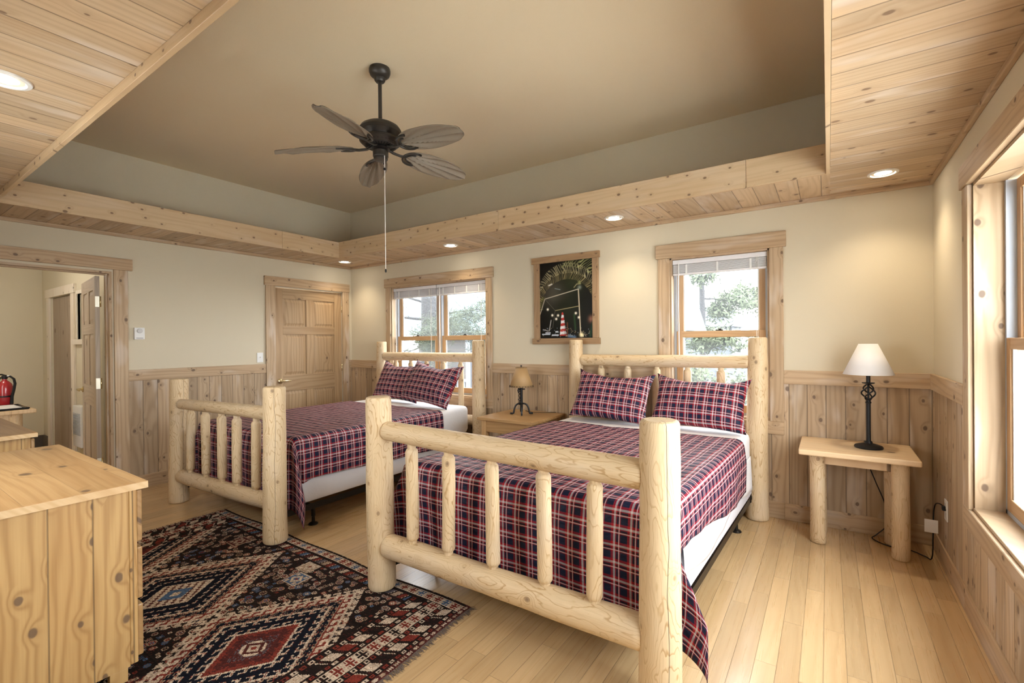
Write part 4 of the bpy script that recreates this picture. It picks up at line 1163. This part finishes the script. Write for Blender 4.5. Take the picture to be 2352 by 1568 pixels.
    col = PAL[A]
    wear = np.clip(1+.16*rng.standard_normal((ny_, nx_, 1)), .55, 1.5)
    rows = 1+.10*rng.standard_normal((ny_, 1, 1)).repeat(1, 1)
    col = np.clip(col*wear*rows, 0, 1)
    # geometry
    gx, gy = np.meshgrid(np.arange(nx_+1), np.arange(ny_+1))
    px = x0+gx*q; py = y0+gy*q
    py = py+np.where(gy > ny_-40, (gy-(ny_-40))/40*.014*np.sin(px*5.1+.6)*np.sin(px*2.3), 0)
    px = px+np.where(gx > nx_-40, (gx-(nx_-40))/40*.012*np.sin(py*6.0), 0)
    edge = (gx == 0) | (gx == nx_) | (gy == 0) | (gy == ny_)
    pz = np.where(edge, .0012, .0075+.0006*np.sin(gx*.03)*np.sin(gy*.025)+.0004*rng.standard_normal(gx.shape))
    V = np.stack([px, py, pz], -1).reshape(-1, 3)
    a = (gy[:-1, :-1]*(nx_+1)+gx[:-1, :-1]).ravel(); F = np.stack([a, a+1, a+nx_+2, a+nx_+1], 1)
    t = thing('oriental_rug', 'dark red, black and ivory tribal rug with hooked diamonds, under the foot of both beds', 'rug', ((x0+x1)/2, (y0+y1)/2, 0))
    me = bpy.data.meshes.new('pile'); base = np.array(t.location)
    me.from_pydata((V-base).tolist(), [], F.tolist()); me.update()
    set_colors(me, col.reshape(-1, 3)); me.materials.append(attr_mat('wool_pile', .95, .0006))
    o = bpy.data.objects.new('pile', me); COL.objects.link(o); o.parent = t
    fm = plain('brown_wool_fringe', (.13, .095, .075), .95)
    for xe, sg in ((x1, 1), (x0, -1)):
        vs = []; fs = []; r2 = random.Random(3)
        n = 520
        for i in range(n):
            y = y0+(y1-y0)*(i+r2.random())/n; L = .018+.030*r2.random(); d = r2.uniform(-.016, .016); w = .0018
            xx = xe-sg*.004+.012*sin(y*6.0)*(sg > 0)
            p = [(xx, y-w, .0035), (xx, y+w, .0035), (xx+sg*L*.6, y+d*.6+w, .0045), (xx+sg*L*.6, y+d*.6-w, .0045), (xx+sg*L, y+d, .0012)]
            k = len(vs); vs += p; fs += [(k, k+1, k+2, k+3), (k+3, k+2, k+4)]
        fo = obj('fringe', MB().add(vs, fs), fm, t); fo['kind'] = 'stuff'
    return t
rug()

# ================================================================== PICTURE
def picture():
    t = thing('framed_picture', 'dark night photo print of a red and white striped lighthouse in a flat wood frame', 'picture', (3.357, -.001, 1.357))
    mt = m_trim_h
    obj('frame_rail', MB().box(2.98, 3.735, -.026, -.002, 2.182, 2.245, .002), m_frame_h, t)
    obj('frame_rail', MB().box(2.985, 3.735, -.026, -.002, 1.357, 1.417, .002), m_frame_h, t)
    obj('frame_stile', MB().box(3.005, 3.072, -.022, -.002, 1.417, 2.182, .002), m_frame_v, t)
    obj('frame_stile', MB().box(3.659, 3.722, -.022, -.002, 1.417, 2.182, .002), m_frame_v, t)
    x0, x1, z0, z1 = 3.070, 3.661, 1.415, 2.184; q = .0037
    n, m = int((x1-x0)/q), int((z1-z0)/q)
    U, V = np.meshgrid((np.arange(n)+.5)/n, (np.arange(m)+.5)/m); V = 1-V; asp = (z1-z0)/(x1-x0)
    C = np.zeros((m, n, 3)); C[:] = (.010, .009, .007)
    rng = np.random.default_rng(2)
    def blend(mask, col, k=1.0):
        w = np.clip(mask, 0, 1)[..., None]*k; C[:] = C*(1-w)+np.array(col)*w
    g = lambda x, y, s: np.exp(-(((U-x)/s)**2+((V-y)*asp/s)**2))
    blend(g(.30, .42, .22), (.085, .075, .055)); blend(g(.62, .28, .2), (.03, .034, .016)); blend(g(.5, .60, .25), (.02, .022, .012))
    # palm fronds: bright leaflets round two arcs
    cx, cy = .52, .62
    ang = np.degrees(np.arctan2((cy-V)*asp, U-cx)); rad = np.hypot(U-cx, (V-cy)*asp)
    def frond(a0, a1, r_in, r_out, freq, col, tilt=0.0):
        k = (ang-a0)/(a1-a0); ri = r_in; ro = r_in+(r_out-r_in)*np.clip(np.sin(np.clip(k, 0, 1)*PI), .05, 1)**.6
        jit = np.sin(ang*.31+rad*7)*2.2+np.sin(ang*.83)*.9
        s_ = (np.sin(ang*freq*1.9+rad*tilt+jit)*.5+.5)**2.0*(.45+.55*np.sin(ang*.19+rad*5)**2)
        blend(((k > 0) & (k < 1) & (rad > ri) & (rad < ro))*s_*(.5+.5*np.sin(ang*.25)**2), col)
    frond(20, 178, .50, .66, 1.15, (.34, .27, .12), 60); frond(28, 150, .60, .78, 1.0, (.48, .42, .24), -50); frond(30, 100, .70, .92, .9, (.40, .40, .16), 90)
    frond(150, 188, .46, .56, 1.6, (.28, .27, .08), 20); frond(12, 40, .52, .66, 1.2, (.20, .20, .08), 30)
    def line(x0_, y0_, x1_, y1_, w, col, k=1.0):
        dx, dy = x1_-x0_, (y1_-y0_)*asp; L2 = dx*dx+dy*dy
        s_ = np.clip(((U-x0_)*dx+(V-y0_)*asp*dy)/L2, 0, 1); d = np.hypot(U-x0_-s_*dx, (V-y0_)*asp-s_*dy)
        blend(np.exp(-(d/w)**2), col, k)
    wl_ = (.62, .55, .42)
    line(.10, .475, .74, .375, .006, wl_); line(.10, .475, .0, .68, .006, wl_, .9); line(.74, .375, .775, .96, .008, (.70, .60, .42)); line(.30, .635, .76, .59, .005, (.42, .36, .18))
    line(.10, .475, .30, .635, .004, (.12, .11, .08)); line(.30, .635, .25, .86, .005, (.10, .09, .07)); line(.18, .30, .24, .285, .010, (.8, .75, .65)); line(.30, .345, .40, .365, .006, (.2, .24, .24))
    line(.66, .35, .71, .31, .006, (.40, .36, .18)); line(.71, .31, .78, .31, .006, (.40, .36, .18)); blend(g(.76, .29, .025), (.30, .30, .12)); blend(g(.76, .355, .03), (.22, .25, .20))
    # lighthouse
    hy = (V-.66)/(.965-.66); half = .014+.052*np.clip(hy, 0, 1)
    body = ((hy > 0) & (hy < 1) & (np.abs(U-.44-.01*hy) < half)).astype(float)
    stripe = (np.floor(hy*8.5+(U-.44)*2.2) % 2)
    blend(body*(1-stripe), (.42, .045, .035)); blend(body*stripe, (.72, .70, .70)); blend(body*np.clip((U-.45)/.08, 0, .5), (.05, .03, .03))
    # boats and lights
    for (x, y, w, h_) in ((.12, .945, .16, .018), (.30, .955, .13, .02), (.16, .925, .10, .012), (.33, .915, .06, .02), (.80, .965, .06, .03), (.57, .965, .12, .012)):
        blend(((np.abs(U-x) < w/2) & (np.abs(V-y) < h_/2)).astype(float), (.62, .66, .72) if x < .5 else (.55, .50, .35), .85)
    line(.18, .90, .22, .76, .007, (.45, .43, .38)); line(.06, .88, .16, .90, .005, (.5, .5, .5)); blend(g(.79, .955, .03), (1.0, .85, .5)); line(.55, .97, .67, .985, .02, (.10, .16, .25))
    line(.66, .70, .68, .88, .016, (.03, .07, .025), .8); blend(g(.98, .76, .05), (.30, .14, .09)); line(.95, .97, .99, .80, .02, (.02, .06, .03), .8); line(.53, .80, .53, .97, .012, (.16, .06, .03), .7)
    for (x, y) in ((.155, .615), (.245, .695), (.355, .70), (.32, .745), (.69, .68), (.745, .735)): blend(g(x, y, .016)*1.4, (.95, .88, .70))
    for k in range(60): blend(g(rng.random()*.9+.05, .86+rng.random()*.12, .006), (.5, .4, .25) if k % 2 else (.3, .33, .36), .8)
    gx, gz = np.meshgrid(np.arange(n+1), np.arange(m+1))
    Vv = np.stack([x0+gx*(x1-x0)/n-t.location.x, np.full(gx.shape, -.006), z0+gz*(z1-z0)/m-t.location.z], -1).reshape(-1, 3)
    a = (gz[:-1, :-1]*(n+1)+gx[:-1, :-1]).ravel(); F = np.stack([a, a+1, a+n+2, a+n+1], 1)
    me = bpy.data.meshes.new('print'); me.from_pydata(Vv.tolist(), [], F.tolist()); me.update()
    set_colors(me, C.reshape(-1, 3))
    tm = NT('glossy_print', .35, .12); tm.set('Base Color', tm.node('Attribute', attribute_name='Col').outputs['Color']); me.materials.append(tm.m)
    o = bpy.data.objects.new('print', me); COL.objects.link(o); o.parent = t
    obj('backing', MB().box(3.03, 3.70, -.0045, -.002, 1.38, 2.22), m_paper, t)
picture()

# ================================================================== SMALL WALL FITTINGS
t = thing('thermostat', 'small white wall thermostat with a dial, right of the open doorway', 'thermostat', (0, -2.44, 1.44))
obj('housing', MB().box(.0005, .032, -2.482, -2.400, 1.442, 1.556, .004), m_wp, t)
dl = MB().lathe([(.022, 0), (.022, .006), (.019, .009), (.0, .009)], 28)
R = Matrix.Translation((.032, -2.441, 1.525)) @ Matrix.Rotation(PI/2, 4, 'Y'); dl.v = [tuple(R @ Vector(v)) for v in dl.v]
obj('dial', dl, plain('grey_dial', (.55, .55, .55), .4), t)
obj('slot', MB().box(.0315, .0328, -2.468, -2.414, 1.452, 1.459), plain('grey_slot', (.3, .3, .3), .5), t)
t = thing('light_switch', 'white toggle switch plate left of the closed pine door', 'light switch', (0, -1.277, 1.17))
obj('plate', MB().box(.0005, .006, -1.312, -1.242, 1.170, 1.284, .002), m_wp, t)
obj('toggle', MB().box(.005, .020, -1.282, -1.272, 1.222, 1.238, .002), m_wp, t)
t = thing('wall_outlet', 'white outlet plate low on the right wall with a black plug in it', 'outlet', (WX-.01, -.46, .31))
obj('plate', MB().box(WX-.017, WX-.0105, -.497, -.423, .315, .435, .002), m_wp, t)
obj('socket', MB().box(WX-.0185, WX-.016, -.478, -.442, .328, .362, .001).box(WX-.0185, WX-.016, -.478, -.442, .386, .420, .001), plain('outlet_face', (.6, .6, .58), .4), t)

# ================================================================== OUTDOORS
m_ground = plain('leaf_litter_ground', (.045, .043, .032), .95, bump=(3, .05, .5))
m_bounce_ground = plain('pale_bounce_ground', (.80, .78, .73), .95, bump=(30, .02, .5))  # made-up bright ground, added to bounce daylight up to the ceiling
m_bark = plain('grey_bark', (.040, .038, .040), .95, bump=(22, .03, 1.0))
m_needle = plain('pine_needles', (.055, .068, .038), .9)
m_leaf = plain('pale_leaves', (.095, .115, .065), .9)
gm = struct('ground_outside', MB().box(-14, 30, .17, 45, -.62, -.5), m_ground)
struct('ground_outside.001', MB().box(WX+.18, 30, -25, .17, -.62, -.5), m_bounce_ground)
struct('ground_outside.002', MB().box(-14, WX+.18, -25, FY-.5, -.62, -.5), m_bounce_ground)
def branch(mb, p, d, L, r, rng, depth):
    pts = [Vector(p)]; d = Vector(d).normalized(); n = 6
    for i in range(n):
        d = (d+Vector((rng.uniform(-.22, .22), rng.uniform(-.22, .22), rng.uniform(-.16, .14)))).normalized(); pts.append(pts[-1]+d*L/n)
    mb.tube(pts, [r*(1-.75*i/n) for i in range(n+1)], 6)
    tips = [pts[-1], pts[-2], pts[-3]]
    if depth:
        for k in range(4):
            i = rng.randint(1, n); dd = (d+Vector((rng.uniform(-.9, .9), rng.uniform(-.9, .9), rng.uniform(-.5, .6)))).normalized()
            tips += branch(mb, pts[i], dd, L*.5, r*.45, rng, depth-1)
    return tips
def needles(mb, c, rng, n, R, ln, w):
    for i in range(n):
        d = Vector((rng.gauss(0, 1), rng.gauss(0, 1), rng.gauss(0, .7))).normalized(); p = Vector(c)+d*R*rng.random()
        e = Vector((rng.gauss(0, 1), rng.gauss(0, 1), rng.gauss(.2, .8))).normalized(); s_ = d.cross(e)
        if s_.length < .05: continue
        s_ = s_.normalized()*w
        mb.add([p-s_, p+s_, p+e*ln], [(0, 1, 2)])
def tree(label, x, y, h, r, seed, boughs, mat, dens=26, R=.35, ln=.16, w=.012, name='pine_tree'):
    rng = random.Random(seed); t = thing(name, label, 'tree', (x, y, -.5), 0, 'trees outside the windows')
    obj('trunk', MB().tube([(x+.02*sin(i), y, -.5+h*i/8) for i in range(9)], [r*(1.12-.6*i/8) for i in range(9)], 14), m_bark, t)
    bm_ = MB(); tips = []
    for b in boughs: tips += branch(bm_, (x, y, b[0]), b[1], b[2], b[3], rng, 2)
    obj('branches', bm_, m_bark, t)
    nm_ = MB()
    for c in tips:
        if rng.random() < .8: needles(nm_, c, rng, dens, R, ln, w)
    fo = obj('foliage', nm_, mat, t); fo['kind'] = 'stuff'
tree('big grey pine trunk with bare branches just outside the far window', -1.37, 3.0, 9, .22, 4,
     [(2.15, (-1, -.25, .55), 1.6, .035), (1.85, (-1, -.3, .02), 1.7, .035), (1.9, (1, -.4, .15), 1.5, .03), (1.75, (.9, -.5, -.12), 1.5, .03), (2.6, (.8, -.4, .1), 1.8, .03), (2.9, (-.5, -.5, .2), 1.6, .03), (1.35, (-.8, -.5, -.1), 1.0, .02), (1.45, (1, -.6, -.05), 1.3, .02)], m_needle, 40, .26, .15, .006)
tree('slim pine seen at the left of the near window', 1.9, 13.0, 9, .10, 9, [(z, (cos(z*7), sin(z*7), .1), 1.7-.12*z, .04) for z in (1.6, 2.2, 2.8, 3.4, 4.0, 4.6, 5.4, 6.2)], m_leaf, 30, .45, .22, .03)
tree('pale bushy tree at the right of the near window', 4.6, 19.5, 8, .12, 14, [(z, (cos(z*5), sin(z*5), .15), 2.0-.1*z, .04) for z in (.8, 1.4, 2.0, 2.6, 3.2, 3.9, 4.8)], m_leaf, 34, .5, .24, .035, 'leafy_tree')
def bush(label, x, y, s, seed, mat):
    rng = random.Random(seed); mb = MB(); t = thing('shrub', label, 'shrub', (x, y, -.5), 0, 'shrubs outside the windows')
    st = MB()
    for k in range(9):
        a = rng.uniform(0, 2*PI); p = (x+cos(a)*s*.5, y+sin(a)*s*.5, -.5+s*rng.uniform(.6, 1.25)); st.tube([(x, y, -.5), p], [.012, .004], 5)
        needles(mb, p, rng, 240, s*.42, .07, .022)
    obj('stems', st, m_bark, t); fo = obj('foliage', mb, mat, t); fo['kind'] = 'stuff'
bush('green shrub low outside the near window', 4.05, 4.6, 1.15, 3, m_leaf)
bush('shrub outside the near window toward its right side', 5.1, 7.0, 1.0, 8, m_leaf)
bush('small shrub below the far window', .9, 4.6, .8, 5, m_needle)
# neighbouring cabin seen through the far window
m_cab = wood('dark_cabin_logs', (.040, .028, .024), (.024, .018, .016), X, Z, .2, knots=.1, var=.2, seam=.02)
cb = thing('log_cabin', 'dark log cabin across the yard behind the far window', 'cabin', (-1.9, 8.6, -.5))
obj('wall', MB().box(-6.2, 1.9, 7.4, 9.8, -.5, 1.75), m_cab, cb)
obj('roof', MB().add([(-6.8, 6.4, 1.62), (2.5, 6.4, 1.62), (2.5, 8.6, 3.1), (-6.8, 8.6, 3.1), (-6.8, 10.8, 1.62), (2.5, 10.8, 1.62)], [(0, 1, 2, 3), (3, 2, 5, 4), (0, 3, 4), (1, 5, 2)]), plain('teal_metal_roof', (.02, .05, .055), .5), cb)
for x in (-5.0, -3.3, -1.5, .75): obj('porch_post', MB().box(x-.09, x+.09, 6.55, 6.73, -.5, 1.66), plain('pale_porch_post', (.11, .115, .13), .8) if x < -4 else bpy.data.materials['pale_porch_post'], cb)
obj('porch_rail', MB().box(-6.0, 1.8, 6.6, 6.68, .18, .26).box(-6.0, 1.8, 6.6, 6.68, -.30, -.24), bpy.data.materials['pale_porch_post'], cb)
bl_ = MB()
for i in range(60): bl_.box(-6.0+i*.13, -5.96+i*.13, 6.62, 6.66, -.24, .18)
obj('porch_balusters', bl_, bpy.data.materials['pale_porch_post'], cb)['kind'] = 'stuff'
cb = thing('grey_house', 'grey roofed house far off in the near window', 'house', (0, 23, -.5))
obj('wall', MB().box(-1.5, 1.5, 21.5, 24.5, -.5, 2.0), plain('grey_house_wall', (.10, .11, .125), .8), cb)
obj('roof', MB().add([(-1.8, 21.0, 2.0), (1.7, 21.0, 2.0), (1.3, 23, 3.1), (-1.2, 23, 3.1), (-1.8, 25, 2.0), (1.7, 25, 2.0)], [(0, 1, 2, 3), (3, 2, 5, 4), (0, 3, 4), (1, 5, 2)]), plain('grey_house_roof', (.05, .062, .08), .7), cb)
fe = thing('yard_fence', 'pale rail fence across the yard behind the near window', 'fence', (4.0, 8, -.5))
obj('fence_rail', MB().box(2.2, 6.8, 7.97, 8.03, .62, .70).box(2.2, 6.8, 7.97, 8.03, .1, .16), bpy.data.materials['pale_porch_post'], fe)
for i in range(5): obj('fence_post', MB().box(2.2+i*1.1, 2.3+i*1.1, 7.95, 8.05, -.5, .78), bpy.data.materials['pale_porch_post'], fe)
pk = MB()
for i in range(46): pk.box(2.35+i*.09, 2.38+i*.09, 7.985, 8.015, .16, .62)
obj('fence_picket', pk, bpy.data.materials['pale_porch_post'], fe)['kind'] = 'stuff'

# ================================================================== SKY AND DAYLIGHT
w = bpy.data.worlds.new('overcast_sky'); S.world = w; w.use_nodes = True; nt = w.node_tree; nt.nodes.clear()
ou = nt.nodes.new('ShaderNodeOutputWorld'); bg = nt.nodes.new('ShaderNodeBackground'); tc = nt.nodes.new('ShaderNodeTexCoord'); sx = nt.nodes.new('ShaderNodeSeparateXYZ'); rp = nt.nodes.new('ShaderNodeValToRGB')
nt.links.new(tc.outputs['Generated'], sx.inputs[0]); nt.links.new(sx.outputs[2], rp.inputs[0])
rp.color_ramp.elements[0].color = (1.0, .985, .965, 1); rp.color_ramp.elements[1].color = (.93, .96, 1.0, 1)
nt.links.new(rp.outputs[0], bg.inputs[0]); bg.inputs[1].default_value = SKY; nt.links.new(bg.outputs[0], ou.inputs[0])
def portal(name, loc, rot, sx_, sy_):
    l = bpy.data.lights.new(name, 'AREA'); l.shape = 'RECTANGLE'; l.size = sx_; l.size_y = sy_; l.cycles.is_portal = True
    o = bpy.data.objects.new(name, l); COL.objects.link(o); o.location = loc; o.rotation_euler = rot
portal('sky_portal', ((W1[0]+W1[1])/2, .17, 1.43), (-PI/2, 0, 0), 1.6, 1.4)
portal('sky_portal', ((W2[0]+W2[1])/2, .17, 1.43), (-PI/2, 0, 0), .8, 1.4)
portal('sky_portal', (WX+.18, (W3[0]+W3[1])/2, 1.34), (0, PI/2, 0), 1.6, 2.55)
portal('sky_portal', ((W4[0]+W4[1])/2, FY-.16, 1.55), (PI/2, 0, 0), 1.45, 1.15)
S.cycles.use_denoising = True; S.cycles.adaptive_threshold = .02
S.cycles.max_bounces = 8; S.cycles.diffuse_bounces = 6; S.cycles.glossy_bounces = 3; S.cycles.transmission_bounces = 4; S.cycles.transparent_max_bounces = 8
S.cycles.sample_clamp_indirect = 8.0
S.cycles.caustics_reflective = False; S.cycles.caustics_refractive = False
